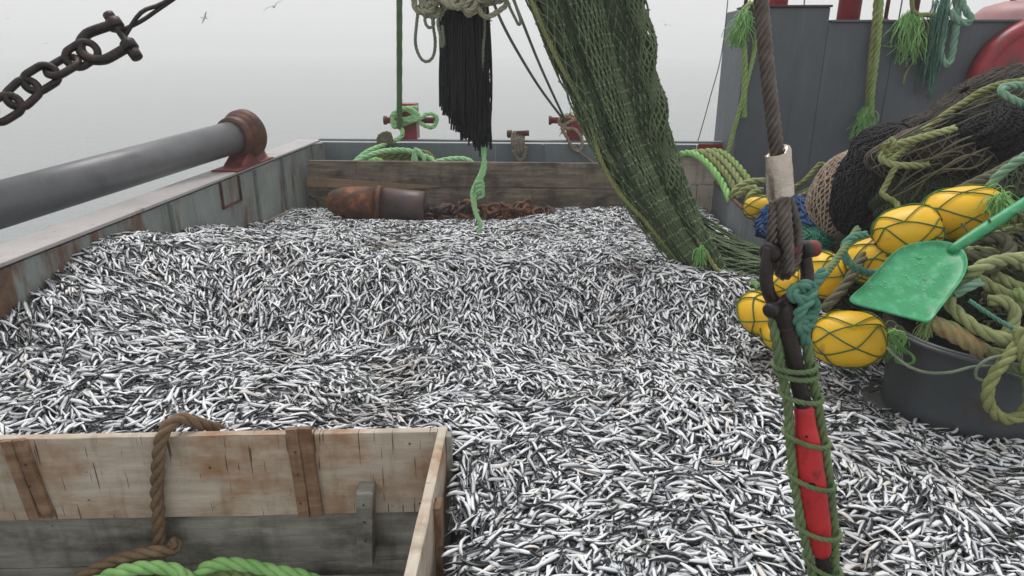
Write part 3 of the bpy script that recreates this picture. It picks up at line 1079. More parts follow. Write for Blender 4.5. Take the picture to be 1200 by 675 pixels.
heap_c = P(575, 256, Y=6.42)
t = thing('chain', 'rusty brown chain heaped beside the rusty cylinder below the planks', 'chain', heap_c)
lk = link_mb(0.13, 0.08, 0.017, 7, 18).mesh('link')
lk.materials.append(M_rustorange)
lk2 = lk.copy()
lk2.materials.clear()
lk2.materials.append(M_rustdark)
for k in range(120):
    u = rng.uniform(0, 1)
    px_ = 500 + 148 * u
    top = 237 + 6 * abs(math.sin(u * 9)) + (9 * (u - 0.85) / 0.15 if u > 0.85 else 0) + (3 if u < 0.12 else 0)
    py_ = rng.uniform(top, 264)
    p = P(px_, py_, Y=6.36 + rng.uniform(0.0, 0.26))
    d, z = rng.normal(size=3), rng.normal(size=3)
    d[2] *= 0.5
    obj('link', lk if rng.uniform() < 0.30 + 0.7 * u else lk2, None, t, mw=place(d, z, p))

# ------------------------------------------------------------------ steel divider right of the hold
a, b = P(838, 214, Y=PLANK_Y - 0.05), P(912, 283, X=None, Y=4.55)
t = thing('steel_divider', 'low grey steel plate with rusty upper edge right of the hold', 'plate', (a[0], 5.7, -0.5))
mb = MB()
ln = b - a
sd = np.array([ln[1], -ln[0], 0]) / np.linalg.norm(ln[:2]) * 0.012
lo = np.array([0, 0, -0.9])
q = [a, b, b + lo, a + lo]
mb.add([p - sd for p in q] + [p + sd for p in q], [(0, 1, 2, 3), (7, 6, 5, 4), (4, 5, 1, 0), (5, 6, 2, 1), (7, 4, 0, 3), (6, 7, 3, 2)])
obj('plate', mb, M_plate, t, smooth=False)
obj('edge_bar', tube(MB(), np.array([a, (a + b) / 2, b]), 0.017, 8), M_rustbrown, t)

# ------------------------------------------------------------------ grey deckhouse wall at right
WY = 7.0
xl = P(868, 100, Y=WY)[0]
zs1 = P(900, 9, Y=WY)[2]
zs2 = P(1050, 26, Y=WY)[2]
xm = P(972, 20, Y=WY)[0]
t = thing('deckhouse', 'grey painted steel deckhouse wall with stepped top at the right', 'wall', (3.2, WY, -0.5))
box('wall_panel', ((xl + xm) / 2, WY + 0.45, (zs1 - 0.55) / 2), (xm - xl, 0.9, zs1 + 0.55), M_wall, t, bev=0.008)
box('wall_panel', ((xm + 4.9) / 2 + 0.002, WY + 0.455, (zs2 - 0.55) / 2), (4.9 - xm, 0.9, zs2 + 0.55), M_wall, t, bev=0.008)
box('top_flange', ((xl + xm) / 2, WY + 0.2, zs1 + 0.012), (xm - xl + 0.02, 0.45, 0.02), M_rustdark, t, bev=0.004)
box('top_flange', ((xm + 4.9) / 2 + 0.02, WY + 0.2, zs2 + 0.011), (4.9 - xm, 0.45, 0.02), M_wall, t, bev=0.004)
for s in (930, 1040):
    xx = P(s, 100, Y=WY)[0]
    box('weld_seam', (xx, WY + 0.003, 0.9), (0.010, 0.012, 2.4), M_wall, t, bev=0.002)
# red domed hatch on the wall
hc = P(1206, 99, Y=WY - 0.02)
hr = 0.60
hatch = obj('hatch', lathe(MB(), [(0.0, hr), (0.10, hr), (0.16, hr - 0.03), (0.175, hr - 0.07), (0.15, hr - 0.10), (0.14, hr - 0.13), (0.19, hr - 0.30), (0.215, hr - 0.48), (0.22, 0)], hc, (0, -1, 0), 56), M_red, t, label='round red domed hatch cover')
# red posts and fittings standing behind the wall top
for x0, x1, yt in ((898, 921, -40), (981, 1007, -60)):
    p0, p1 = P(x0, 20, Y=WY + 0.7), P(x1, 20, Y=WY + 0.7)
    zt = P(x0, yt, Y=WY + 0.7)[2]
    r_ = (p1[0] - p0[0]) / 2
    tt = thing('steel_post', 'red steel post rising behind the step of the grey wall' if x0 > 950 else 'red steel post just behind the wire rope above the grey wall', 'post', ((p0[0] + p1[0]) / 2, WY + 0.7, zs2), 'red posts')
    pst = obj('post', lathe(MB(), [(0, r_), (zt - zs2 + 0.3, r_)], ((p0[0] + p1[0]) / 2, WY + 0.7, zs2 - 0.05), (0, 0, 1), 24), M_red, tt)
    obj('foot_flange', lathe(MB(), [(0, r_ * 1.3), (0.02, r_ * 1.3), (0.02, r_)], ((p0[0] + p1[0]) / 2, WY + 0.7, zs1 if x0 < 950 else zs2), (0, 0, 1), 24), M_red, pst)
for k, (x0, w) in enumerate(((859, 4), (1038, 4), (1071, 7))):
    p0 = P(x0, 20, Y=WY + 0.25)
    zt = P(x0, -40, Y=WY + 0.25)[2]
    zb_ = zs1 if x0 < 960 else zs2
    tt = thing('rail_stanchion', ('slim red stanchion at the left end of the grey wall', 'slim dark red stanchion right of the hanging olive rope', 'red stanchion above the frayed lime tuft')[k], 'stanchion', (max(p0[0], xl + 0.03), WY + 0.25, zb_), 'stanchions on the wall')
    obj('post', lathe(MB(), [(0, w * mpp(WY) / 2), (zt - zb_, w * mpp(WY) / 2)], (max(p0[0], xl + 0.03), WY + 0.25, zb_ + 0.018), (0, 0, 1), 12), M_redrust, tt)
    obj('base', lathe(MB(), [(0, w * mpp(WY) * 0.9), (0.02, w * mpp(WY) * 0.9), (0.03, w * mpp(WY) * 0.5)], (max(p0[0], xl + 0.03), WY + 0.25, zb_ + 0.012), (0, 0, 1), 12), M_redrust, tt)
# pale red rounded tank top behind
tc = P(1190, 24, Y=WY + 1.0)
t = thing('tank', 'faded pink rounded tank top showing above the grey wall', 'tank', (tc[0] + 0.3, WY + 1.4, zs2))
obj('dome', lathe(MB(), [(-0.6, 0.62), (0.0, 0.62), (0.12, 0.60), (0.2, 0.52), (0.25, 0.35), (0.26, 0)], (tc[0] + 0.35, WY + 1.2, zs2 + 0.0), (0, 0, 1), 40), M_pink, t)
obj('pipe', lathe(MB(), [(0, 0.03), (0.5, 0.03)], (tc[0] + 0.05, WY + 1.2, zs2 + 0.2), (0, 0, 1), 12), M_rustdark, t)
# thin stay wire beside the wall
cordm = cord_mb(PX([(856, -30, 7.3), (846, 60, 7.32), (832, 115, 7.35), (818, 165, 7.4)]), 0.005)
obj('stay_wire', cordm, M_greycord, None, 'very thin wire slanting down beside the left edge of the grey wall', 'wire')

# ------------------------------------------------------------------ ropes hung over the deckhouse wall
def hung(name, label, parts):
    """parts: list of (kind, mesh builder, material)"""
    t = thing(name, label, 'rope', parts[0][3])
    for nm, mb_, mt, _ in parts:
        obj(nm, mb_, mt, t)
    return t


Yw = WY - 0.05
p_ = P(873, 12, Y=Yw)
tf = tuft_mb(P(872, 14, Y=Yw), (-0.1, -0.2, -1), 0.30, 0.25, 90, 0.0065, 1.0)
tuft_mb(P(864, 30, Y=Yw), (0, -0.1, -1), 0.22, 0.35, 60, 0.007, 0.9, tf)
rp1 = rope_mb(PX([(880, 3, Yw + 0.05), (874, 12, Yw), (871, 40, Yw), (873, 75, Yw), (872, 110, Yw), (872, 138, Yw)]), 0.028)
rope_mb(PX([(882, 2, Yw + 0.05), (888, 20, Yw), (884, 60, Yw), (877, 90, Yw), (868, 125, Yw), (858, 160, Yw), (852, 182, Yw - 0.02)]), 0.022, rp1)
hung('hanging_rope', 'green rope with frayed lime tassel hung over the left corner of the grey wall', [('tassel', tf, M_lime, p_), ('line', rp1, M_limedirty, p_)])
p_ = P(1028, 0, Y=Yw)
tf = tuft_mb(P(1016, 128, Y=Yw), (-0.05, -0.1, -1), 0.34, 0.10, 90, 0.0065, 0.9)
rp1 = rope_mb(PX([(1029, -30, Yw + 0.03), (1026, 20, Yw), (1021, 65, Yw), (1018, 110, Yw), (1017, 135, Yw)]), 0.030)
rp2 = rope_mb(PX([(1034, -30, Yw - 0.02), (1031, 25, Yw - 0.03), (1027, 70, Yw - 0.03), (1022, 110, Yw - 0.03), (1021, 138, Yw - 0.03)]), 0.026)
hung('hanging_rope', 'long doubled olive rope with frayed green end hanging down the grey wall', [('line', rp1, M_olive, p_), ('second_line', rp2, M_limedirty, p_), ('frayed_end', tf, M_lime, p_)])
p_ = P(1070, 18, Y=Yw)
tf = tuft_mb(P(1072, 20, Y=Yw), (-0.05, -0.15, -1), 0.44, 0.13, 110, 0.0065, 0.9)
tuft_mb(P(1066, 16, Y=Yw), (-0.8, -0.15, -0.7), 0.30, 0.25, 40, 0.0065, 0.7, tf)
rp1 = cord_mb(PX([(1069, -25, Yw), (1070, 14, Yw - 0.02), (1084, 17, Yw - 0.02), (1104, 20, Yw - 0.03)]), 0.022)
cord_mb(PX([(1078, 18, Yw - 0.02), (1088, 30, Yw - 0.03), (1084, 50, Yw - 0.02), (1072, 70, Yw), (1062, 85, Yw), (1058, 100, Yw)]), 0.009, rp1)
hung('hanging_rope', 'frayed lime green tuft of rope on the grey wall between two ropes', [('tassel', tf, M_lime, p_), ('line', rp1, M_olive, p_)])
p_ = P(1110, 0, Y=Yw)
rp1 = rope_mb(PX([(1106, -30, Yw), (1109, 5, Yw - 0.02), (1105, 40, Yw - 0.03), (1102, 62, Yw - 0.03), (1109, 76, Yw - 0.03), (1115, 66, Yw - 0.03), (1118, 45, Yw - 0.03), (1122, 20, Yw - 0.03),
                   (1118, -25, Yw)]), 0.033)
rope_mb(PX([(1122, -30, Yw - 0.05), (1128, 5, Yw - 0.06), (1138, 22, Yw - 0.06), (1130, 27, Yw - 0.06), (1118, 20, Yw - 0.06), (1114, 12, Yw - 0.05)]), 0.033, rp1)
rp2 = tuft_mb(P(1105, 0, Y=Yw - 0.02), (-0.08, 0, -1), 0.85, 0.06, 26, 0.008, 0.12)
tuft_mb(P(1101, 60, Y=Yw - 0.02), (-0.25, 0, -1), 0.42, 0.05, 10, 0.007, 0.15, rp2)
hung('hanging_rope', 'seafoam rope loops and teal strands hanging near the red hatch', [('loop', rp1, M_seafoam, p_), ('strands', rp2, M_teal, p_)])

# ================================================================== FISH
HC = np.array([(-2.55, 1.6, .16), (-2.55, 2.4, .17), (-2.55, 2.78, .22), (-2.55, 3.03, .30), (-2.55, 3.3, .40), (-2.55, 3.55, .46), (-2.55, 3.8, .455), (-2.55, 4.4, .33), (-2.55, 5.1, .17), (-2.5, 5.6, .06),
               (-2.1, 3.65, .36), (-2.15, 3.1, .20), (-2.0, 4.3, .27), (-1.8, 5.2, .12), (-2.4, 6.9, -.12), (-1.2, 6.3, -.06), (0, 6.9, -.06), (1.3, 6.9, -.03), (-1.0, 5.4, .11), (0, 5.3, .10), (1.2, 5.2, .06),
               (-1.2, 4.4, .20), (0, 4.5, .18), (1.0, 4.5, .13), (-1.75, 3.66, .25), (-1.3, 3.70, .22), (-.9, 3.74, .21), (-.2, 3.82, .21), (.5, 3.88, .20), (1.0, 3.92, .17),
               (-1.85, 3.28, .08), (-1.4, 3.36, .02), (-.92, 3.46, .0), (-.2, 3.55, .0), (.3, 3.58, .01), (.7, 3.60, .0), (1.1, 3.58, .03), (-1.7, 2.8, .08), (-.6, 3.0, .02), (0.2, 3.0, 0.0), (.8, 3.0, .02),
               (-1.6, 2.4, .06), (-.8, 2.5, .03), (0, 2.4, 0.02), (.6, 2.4, .0), (1.1, 2.3, .0), (0, 1.5, -.03), (-.4, 1.8, -0.02), (.8, 1.6, .0), (1.5, 1.6, 0.02), (2.0, 2.2, .02),
               (1.35, 2.75, -.03), (1.35, 3.05, -.10), (1.2, 3.3, 0.0), (1.7, 3.4, -.1), (2.4, 1.9, .03), (1.6, 4.3, .05), (1.6, 5.5, .02), (0, 0.8, -.05), (2, 0.8, 0)])


def tps_fit(xyz, lam=0.0015):
    n = len(xyz)
    d = np.linalg.norm(xyz[:, None, :2] - xyz[None, :, :2], axis=2)
    K = np.where(d > 0, d ** 2 * np.log(d + 1e-9), 0) + lam * np.eye(n)
    Pm = np.c_[np.ones(n), xyz[:, :2]]
    A = np.block([[K, Pm], [Pm.T, np.zeros((3, 3))]])
    return np.linalg.solve(A, np.r_[xyz[:, 2], 0, 0, 0])


_w = tps_fit(HC)


def pile_z(x, y):
    x, y = np.atleast_1d(x).astype(float), np.atleast_1d(y).astype(float)
    d = np.hypot(x[:, None] - HC[None, :, 0], y[:, None] - HC[None, :, 1])
    z = np.where(d > 0, d ** 2 * np.log(d + 1e-9), 0) @ _w[:-3] + _w[-3] + _w[-2] * x + _w[-1] * y
    q = np.stack([x, y, np.zeros_like(x)], 1)
    z = z + wob(q, 5, 4.0, 0.040) + wob(q, 9, 10.0, 0.022)
    return z


def pile_n(x, y, e=0.03):
    dx = (pile_z(x + e, y) - pile_z(x - e, y)) / (2 * e)
    dy = (pile_z(x, y + e) - pile_z(x, y - e)) / (2 * e)
    n = np.stack([-dx, -dy, np.ones_like(dx)], 1)
    return n / np.linalg.norm(n, axis=1)[:, None]


# wooden box frame of reference (used to keep fish out of it)
BOX_C = P(514, 504, z=0.15)
BOX_L = P(0, 513, z=0.15)
bdir = (BOX_L - BOX_C)
bdir[2] = 0
bdir /= np.linalg.norm(bdir)          # along the back wall, towards the left
bnear = np.array([-bdir[1], bdir[0], 0])
if bnear[1] > 0:
    bnear = -bnear                    # towards the camera


def in_hold(x, y):
    rx, ry = x - BOX_C[0], y - BOX_C[1]
    along = rx * bdir[0] + ry * bdir[1]
    back = rx * bnear[0] + ry * bnear[1]
    ok = ~((along > -0.075) & (back > -0.065))          # box
    ok &= (x > BX + 0.0) & (y < PLANK_Y - 0.02)
    ok &= ~((x > 1.52) & (y > 4.4))
    ok &= np.hypot(x - 1.96, y - 2.96) > 0.385            # tub
    ok &= ~((y > 3.5) & (x > 1.7))
    return ok


def fish_mesh(name, bend, wave, seed):
    g = np.random.default_rng(seed)
    T = np.array([0.0, 0.035, 0.12, 0.28, 0.48, 0.68, 0.84, 0.92])
    Hh = np.array([0.10, 0.42, 0.82, 1.0, 0.95, 0.70, 0.38, 0.25])
    Wd = np.array([0.10, 0.45, 0.85, 1.0, 0.92, 0.62, 0.30, 0.16])
    n = 8
    th = np.linspace(0, 2 * np.pi, n, endpoint=False)
    H, W = 0.0082, 0.0057
    V, D, Al = [], [], []
    for t_, h, w in zip(T, Hh, Wd):
        x = (t_ - 0.5) * 0.1
        for a in th:
            V.append([x, W * w * math.cos(a), H * h * math.sin(a) - (0.0012 * h if math.sin(a) < 0 else 0)])
            D.append(math.sin(a))
            Al.append(t_)
    # forked tail
    b = len(V)
    for (t_, y, z, d) in ((0.90, 0.0009, 0.0026, .5), (0.90, 0.0009, -0.0026, -.1), (1.0, 0.0003, 0.0082, .55), (0.965, 0.0003, 0.0, .5), (1.0, 0.0003, -0.0082, .3),
                          (0.90, -0.0009, 0.0026, .5), (0.90, -0.0009, -0.0026, -.1), (1.0, -0.0003, 0.0082, .55), (0.965, -0.0003, 0.0, .5), (1.0, -0.0003, -0.0082, .3)):
        V.append([(t_ - 0.5) * 0.1, y, z])
        D.append(d)
        Al.append(t_)
    # dorsal fin, a thin wedge
    f0 = len(V)
    for (t_, y, z) in ((0.48, 0.0007, 0.0085), (0.58, 0.0007, 0.0078), (0.60, 0.0, 0.0135), (0.48, -0.0007, 0.0085), (0.58, -0.0007, 0.0078)):
        V.append([(t_ - 0.5) * 0.1, y, z])
        D.append(1.0)
        Al.append(t_)
    # eyes
    e0 = len(V)
    for sgn in (1, -1):
        ex, ey, ez = (0.065 - 0.5) * 0.1, sgn * W * 0.52, H * 0.14
        for k in range(6):
            V.append([ex + 0.0017 * math.cos(k * 1.0472), ey, ez + 0.0017 * math.sin(k * 1.0472)])
        V.append([ex, ey + sgn * 0.0012, ez])
        D += [1.0] * 7
        Al += [0.5] * 7
    V = np.array(V)
    xs = V[:, 0] / 0.05
    V[:, 1] += bend * 0.016 * (xs ** 2 - 0.3) + wave * 0.007 * np.sin(xs * 2.6)
    V[:, 2] += bend * 0.003 * (xs ** 2)
    F_ = []
    for i in range(len(T) - 1):
        for j in range(n):
            F_.append((i * n + j, i * n + (j + 1) % n, (i + 1) * n + (j + 1) % n, (i + 1) * n + j))
    F_.append(tuple(range(n))[::-1])
    F_.append(tuple((len(T) - 1) * n + k for k in range(n)))
    F_ += [(b, b + 3, b + 2), (b, b + 1, b + 3), (b + 1, b + 4, b + 3), (b + 5, b + 7, b + 8), (b + 5, b + 8, b + 6), (b + 6, b + 8, b + 9)]
    F_ += [(f0, f0 + 1, f0 + 2), (f0 + 3, f0 + 2, f0 + 4)]
    for q in (0, 7):
        for k in range(6):
            F_.append((e0 + q + k, e0 + q + (k + 1) % 6, e0 + q + 6))
    me = bpy.data.meshes.new(name)
    me.from_pydata(V.tolist(), [], F_)
    me.polygons.foreach_set('use_smooth', [True] * len(me.polygons))
    for nm, arr in (('dors', D), ('along', Al)):
        at = me.attributes.new(nm, 'FLOAT', 'POINT')
        at.data.foreach_set('value', arr)
    me.materials.append(M_fish)
    return me


FISH = [fish_mesh('fish', b_, w_, k) for k, (b_, w_) in enumerate(((0.2, 0.5), (0.95, 0.0), (-0.85, 0.4), (0.3, 1.3), (-0.35, -1.2), (1.6, 0.2), (-1.4, -0.3)))]

# places: several layers over the pile, lying mostly on their sides, turned by a wandering flow
def scatter(count, zlo, zhi, seed):
    g = np.random.default_rng(seed)
    xs, ys = [], []
    # denser far away is not needed: uniform over the hold
    x = g.uniform(BX, 2.9, count)
    y = g.uniform(1.25, PLANK_Y, count)
    ok = in_hold(x, y)
    d = np.stack([x, y, np.full_like(x, 0.0)], 1) - _C
    w = d @ _fw
    sx = 600 + F_PX * (d @ _rt) / w
    sy = 337.5 - F_PX * (d @ _up) / w
    ok &= (sx > -260) & (sx < 1460) & (sy < 860)
    x, y = x[ok], y[ok]
    z = pile_z(x, y) + g.uniform(zlo, zhi, len(x))
    nrm = pile_n(x, y)
    q = np.stack([x, y, 0 * x], 1)
    flow = wob(q, 21, 2.2, 2.2) + wob(q, 23, 6.0, 1.2)
    yaw = flow + g.normal(0, 0.58, len(x)) + np.where(g.uniform(size=len(x)) < 0.5, 0, np.pi)
    # on steeper slopes fish slide and point downhill
    steep = np.clip((np.hypot(nrm[:, 0], nrm[:, 1]) - 0.16) / 0.2, 0, 1)
    down = np.arctan2(nrm[:, 1], nrm[:, 0]) + g.normal(0, 0.5, len(x)) + np.where(g.uniform(size=len(x)) < 0.5, 0, np.pi)
    yaw = np.where(g.uniform(size=len(x)) < steep, down, yaw)
    a = np.stack([np.cos(yaw), np.sin(yaw), 0 * x], 1)
    a += g.normal(0, 0.26, a.shape) * np.array([0, 0, 1])
    a -= nrm * np.sum(a * nrm, 1)[:, None] * 0.85
    a /= np.linalg.norm(a, axis=1)[:, None]
    roll = np.where(g.uniform(size=len(x)) < 0.5, 1, -1) * np.pi / 2 * 0 + np.where(g.uniform(size=len(x)) < 0.30 + wob(q, 31, 5.0, 0.30), g.uniform(-2.4, 2.4, len(x)), g.normal(0, 0.45, len(x)))
    flip = np.where(g.uniform(size=len(x)) < 0.5, 1.0, -1.0)
    s = np.cross(nrm, a)
    s /= np.linalg.norm(s, axis=1)[:, None]
    n2 = np.cross(a, s)
    # local y (the fish's flank) looks up or down, then rolls
    ly = flip[:, None] * (np.cos(roll)[:, None] * n2 + np.sin(roll)[:, None] * s)
    lz = np.cross(a, ly)
    Rm = np.stack([a, ly, lz], 2)
    sc = g.normal(1.08, 0.14, len(x)).clip(0.72, 1.45)
    return np.stack([x, y, z], 1), Rm, sc


pos1, rot1, scl1 = scatter(60000, -0.045, -0.012, 1)
pos2, rot2, scl2 = scatter(50000, -0.016, 0.014, 2)
fpos = np.concatenate([pos1, pos2])
frot = np.concatenate([rot1, rot2])
fscl = np.concatenate([scl1, scl2])
# the 300 that show largest: nearest uppermost fish inside the frame
d = fpos - _C
w = d @ _fw
sx = 600 + F_PX * (d @ _rt) / w
sy = 337.5 - F_PX * (d @ _up) / w
cand = np.where((np.arange(len(fpos)) >= len(pos1)) & (sx > 5) & (sx < 1195) & (sy < 668) & (fpos[:, 2] - pile_z(fpos[:, 0], fpos[:, 1]) > -0.004))[0]
big = cand[np.argsort(-(fscl[cand] / w[cand]))[:300]]
rest = np.setdiff1d(np.arange(len(fpos)), big)


def bruise(p):
    """patches where the catch is bloody and brown"""
    q = np.stack([p[:, 0], p[:, 1], np.zeros(len(p))], 1)
    return np.clip(wob(q, 41, 3.4, 1.0) * 0.8 + wob(q, 43, 9.0, 0.5) - 0.35, 0, 1)


src = []
for k, i in enumerate(big):
    me = FISH[k % len(FISH)]
    o = bpy.data.objects.new('fish', me)
    COL.objects.link(o)
    m = Matrix(frot[i].tolist()).to_4x4()
    o.matrix_basis = Matrix.Translation(Vector(fpos[i])) @ m @ Matrix.Scale(float(fscl[i]), 4)
    tag(o, 'small silver fish with dark back lying at the nearest edge of the catch', 'fish', 'nearest single fish of the catch')
    o['bruise'] = float(bruise(fpos[i:i + 1])[0])
    if k < len(FISH):
        src.append(o)


def fish_cloud(pos, rot, scl):
    me = bpy.data.meshes.new('fish_catch')
    n = len(pos)
    me.vertices.add(n)
    me.vertices.foreach_set('co', pos.ravel())
    ry = -np.arcsin(np.clip(rot[:, 2, 0], -1, 1))
    rx = np.arctan2(rot[:, 2, 1], rot[:, 2, 2])
    rz = np.arctan2(rot[:, 1, 0], rot[:, 0, 0])
    at = me.attributes.new('rot', 'FLOAT_VECTOR', 'POINT')
    at.data.foreach_set('vector', np.stack([rx, ry, rz], 1).ravel())
    at = me.attributes.new('scl', 'FLOAT', 'POINT')
    at.data.foreach_set('value', scl)
    at = me.attributes.new('bruise', 'FLOAT', 'POINT')
    at.data.foreach_set('value', bruise(pos))
    at = me.attributes.new('pick', 'INT', 'POINT')
    at.data.foreach_set('value', rng.choice(len(FISH), n, p=[.24, .17, .16, .15, .14, .07, .07]).astype(np.int32))
    o = bpy.data.objects.new('fish_catch', me)
    COL.objects.link(o)
    ng = bpy.data.node_groups.new('fish_catch', 'GeometryNodeTree')
    ng.interface.new_socket('Geometry', in_out='INPUT', socket_type='NodeSocketGeometry')
    ng.interface.new_socket('Geometry', in_out='OUTPUT', socket_type='NodeSocketGeometry')
    N, L = ng.nodes, ng.links
    gi, go = N.new('NodeGroupInput'), N.new('NodeGroupOutput')
    g2i = N.new('GeometryNodeGeometryToInstance')
    for s in reversed(src):
        oi = N.new('GeometryNodeObjectInfo')
        oi.transform_space = 'ORIGINAL'
        oi.inputs['Object'].default_value = s
        oi.inputs['As Instance'].default_value = False
        L.new(oi.outputs['Geometry'], g2i.inputs[0])
    iop = N.new('GeometryNodeInstanceOnPoints')
    iop.inputs['Pick Instance'].default_value = True

    def attr(name, typ):
        a = N.new('GeometryNodeInputNamedAttribute')
        a.data_type = typ
        a.inputs['Name'].default_value = name
        return a.outputs['Attribute']
    e2r = N.new('FunctionNodeEulerToRotation')
    L.new(attr('rot', 'FLOAT_VECTOR'), e2r.inputs[0])
    L.new(gi.outputs[0], iop.inputs['Points'])
    L.new(g2i.outputs[0], iop.inputs['Instance'])
    L.new(attr('pick', 'INT'), iop.inputs['Instance Index'])
    L.new(e2r.outputs[0], iop.inputs['Rotation'])
    L.new(attr('scl', 'FLOAT'), iop.inputs['Scale'])
    L.new(iop.outputs[0], go.inputs[0])
    md = o.modifiers.new('fish', 'NODES')
    md.node_group = ng
    return tag(o, 'great heap of small silver and black fish filling the hold', 'fish', None, 'stuff')


catch = fish_cloud(fpos[rest], frot[rest], fscl[rest])
# sheet for the packed fish below, near-black colour painting the shade in the gaps
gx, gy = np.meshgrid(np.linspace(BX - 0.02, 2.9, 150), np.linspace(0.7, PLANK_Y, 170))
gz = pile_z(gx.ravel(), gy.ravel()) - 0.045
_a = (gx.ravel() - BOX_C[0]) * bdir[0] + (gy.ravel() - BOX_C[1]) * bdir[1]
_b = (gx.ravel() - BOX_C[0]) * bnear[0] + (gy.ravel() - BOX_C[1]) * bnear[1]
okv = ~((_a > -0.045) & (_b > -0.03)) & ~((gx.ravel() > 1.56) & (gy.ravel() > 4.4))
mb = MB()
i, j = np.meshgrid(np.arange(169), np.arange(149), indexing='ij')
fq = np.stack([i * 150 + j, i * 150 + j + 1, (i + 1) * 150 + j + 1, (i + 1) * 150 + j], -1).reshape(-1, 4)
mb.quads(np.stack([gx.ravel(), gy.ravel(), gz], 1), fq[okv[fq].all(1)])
obj('fish_gap_shade', mb, simple('fish_gap_shade', (0.035, 0.036, 0.038), 0.4, 0.6, 60, 0.5, 0.01), catch, kind='stuff')

# ================================================================== WOODEN BOX
t = thing('wooden_box', 'weathered open wooden box of broad planks in the near left corner', 'box', (BOX_C[0] - 0.9, BOX_C[1] - 0.4, -0.55))
rotb = axes_rot(bdir)
TH = 0.034
ztop = 0.15


def on_wall(px, py, off=0.0):
    """point where the pixel meets the back wall's near face (moved off metres towards the camera)"""
    d_ = P(px, py, Y=1.0) - _C
    o_ = BOX_C + bnear * off
    tt = ((o_ - _C) @ bnear) / (d_ @ bnear)
    return _C + d_ * tt


zu = on_wall(250, 603)[2]
LB = 2.25
def wall_plank(z1, z0, mat, off, name='plank', **kw):
    c = BOX_C + bdir * (LB / 2 + 0.004) - bnear * (TH / 2 - off)
    return box(name, (c[0], c[1], (z0 + z1) / 2), (LB, TH, z1 - z0), mat, t, rot=rotb, bev=0.004, cuts=14, jit=0.0008, **kw)
wall_plank(ztop, zu, M_woodbox, 0.012)
wall_plank(zu - 0.004, zu - 0.24, M_woodgrey, -0.006, label='grey algae-stained lower plank')
wall_plank(zu - 0.244, -0.54, M_woodgrey, -0.008)
# battens nailed upright on the upper plank, with cracks of their own
for x0, x1, yt, yb, lean in ((12, 40, 517, 606, 0.10), (336, 366, 503, 604, 0.03)):
    a, b = on_wall((x0 + x1) / 2, yt, 0.03), on_wall((x0 + x1) / 2 + 12, yb, 0.03)
    wd = (x1 - x0) * mpp(2.3) * 1.0
    for q, frac in ((-0.26, 0.46), (0.25, 0.50)):
        c = (a + b) / 2 + bdir * q * wd * -1
        box('batten', c - bnear * 0.004 * (q > 0), (wd * frac, 0.022, abs(a[2] - b[2]) + 0.01), M_woodbat, t, rot=rotb @ Matrix.Rotation(lean * (1 if q > 0 else 0.8), 4, 'Y'), bev=0.004, cuts=2, jit=0.001)
# stub post inside, right
a, b = on_wall(428, 571, 0.05), on_wall(430, 658, 0.05)
stub = box('stub_post', (a + b) / 2, (0.062, 0.075, abs(a[2] - b[2])), M_woodgrey, t, rot=rotb @ Matrix.Rotation(R(-4), 4, 'Y'), bev=0.006, cuts=2, jit=0.001)
# right side wall towards the camera
LR = 1.0
rot_r = axes_rot(bnear)
near_top = P(474, 675, z=ztop)
rdir = near_top - (BOX_C - bdir * 0.0)
rdir[2] = 0
rdir /= np.linalg.norm(rdir)
rot_r = axes_rot(rdir)
side = np.array([rdir[1], -rdir[0], 0])
if side[0] < 0:
    side = -side
s0 = BOX_C - bnear * 0.022 - rdir * 0.0
def side_plank(z1, z0, mat, name='plank', off=0.0):
    c = s0 + rdir * LR / 2 + side * (0.016 + off)
    return box(name, (c[0], c[1], (z0 + z1) / 2), (LR, TH, z1 - z0), mat, t, rot=rot_r, bev=0.004, cuts=8, jit=0.0008)
side_plank(ztop + 0.004, zu, M_woodbox)
side_plank(zu - 0.003, zu - 0.26, M_woodgrey, off=-0.003)
c = s0 + rdir * 0.40 + side * (0.016 + TH / 2 + 0.012)
box('batten', (c[0], c[1], ztop - 0.19), (0.060, 0.024, 0.30), M_woodbat, t, rot=rot_r, bev=0.004, cuts=2, jit=0.001)
c = s0 + rdir * 0.05 + side * (0.016 + TH / 2 + 0.010)
box('batten', (c[0], c[1], ztop - 0.16), (0.045, 0.020, 0.32), M_woodgrey, t, rot=rot_r, bev=0.004, cuts=2, jit=0.001)
# screw heads along the top edge and battens
scr = lathe(MB(), [(0, 0.0045), (0.002, 0.004), (0.0025, 0)], (0, 0, 0), (0, 0, 1), 8).mesh('nail')
scr.materials.append(M_rustdark)
for px_, py_, off in ((426, 592, 0.0885), (427, 612, 0.0885), (428, 634, 0.0885), (246, 548, 0.013), (346, 530, 0.042), (349, 556, 0.042), (352, 590, 0.042), (30, 545, 0.042), (35, 570, 0.042), (480, 520, 0.013), (492, 590, 0.013)):
    p = on_wall(px_, py_, off)
    obj('nail', scr, None, stub if off > 0.08 else t, mw=Matrix.Translation(Vector(p)) @ axes_rot((0, 0, 1), bnear))
obj('floor_boards', box_bm(LB, 1.0, 0.03, 0.003), M_woodgrey, t, mw=Matrix.Translation(Vector(BOX_C + bdir * LB / 2 + bnear * 0.53) * 1.0 - Vector((0, 0, ztop + 0.50))) @ rotb)

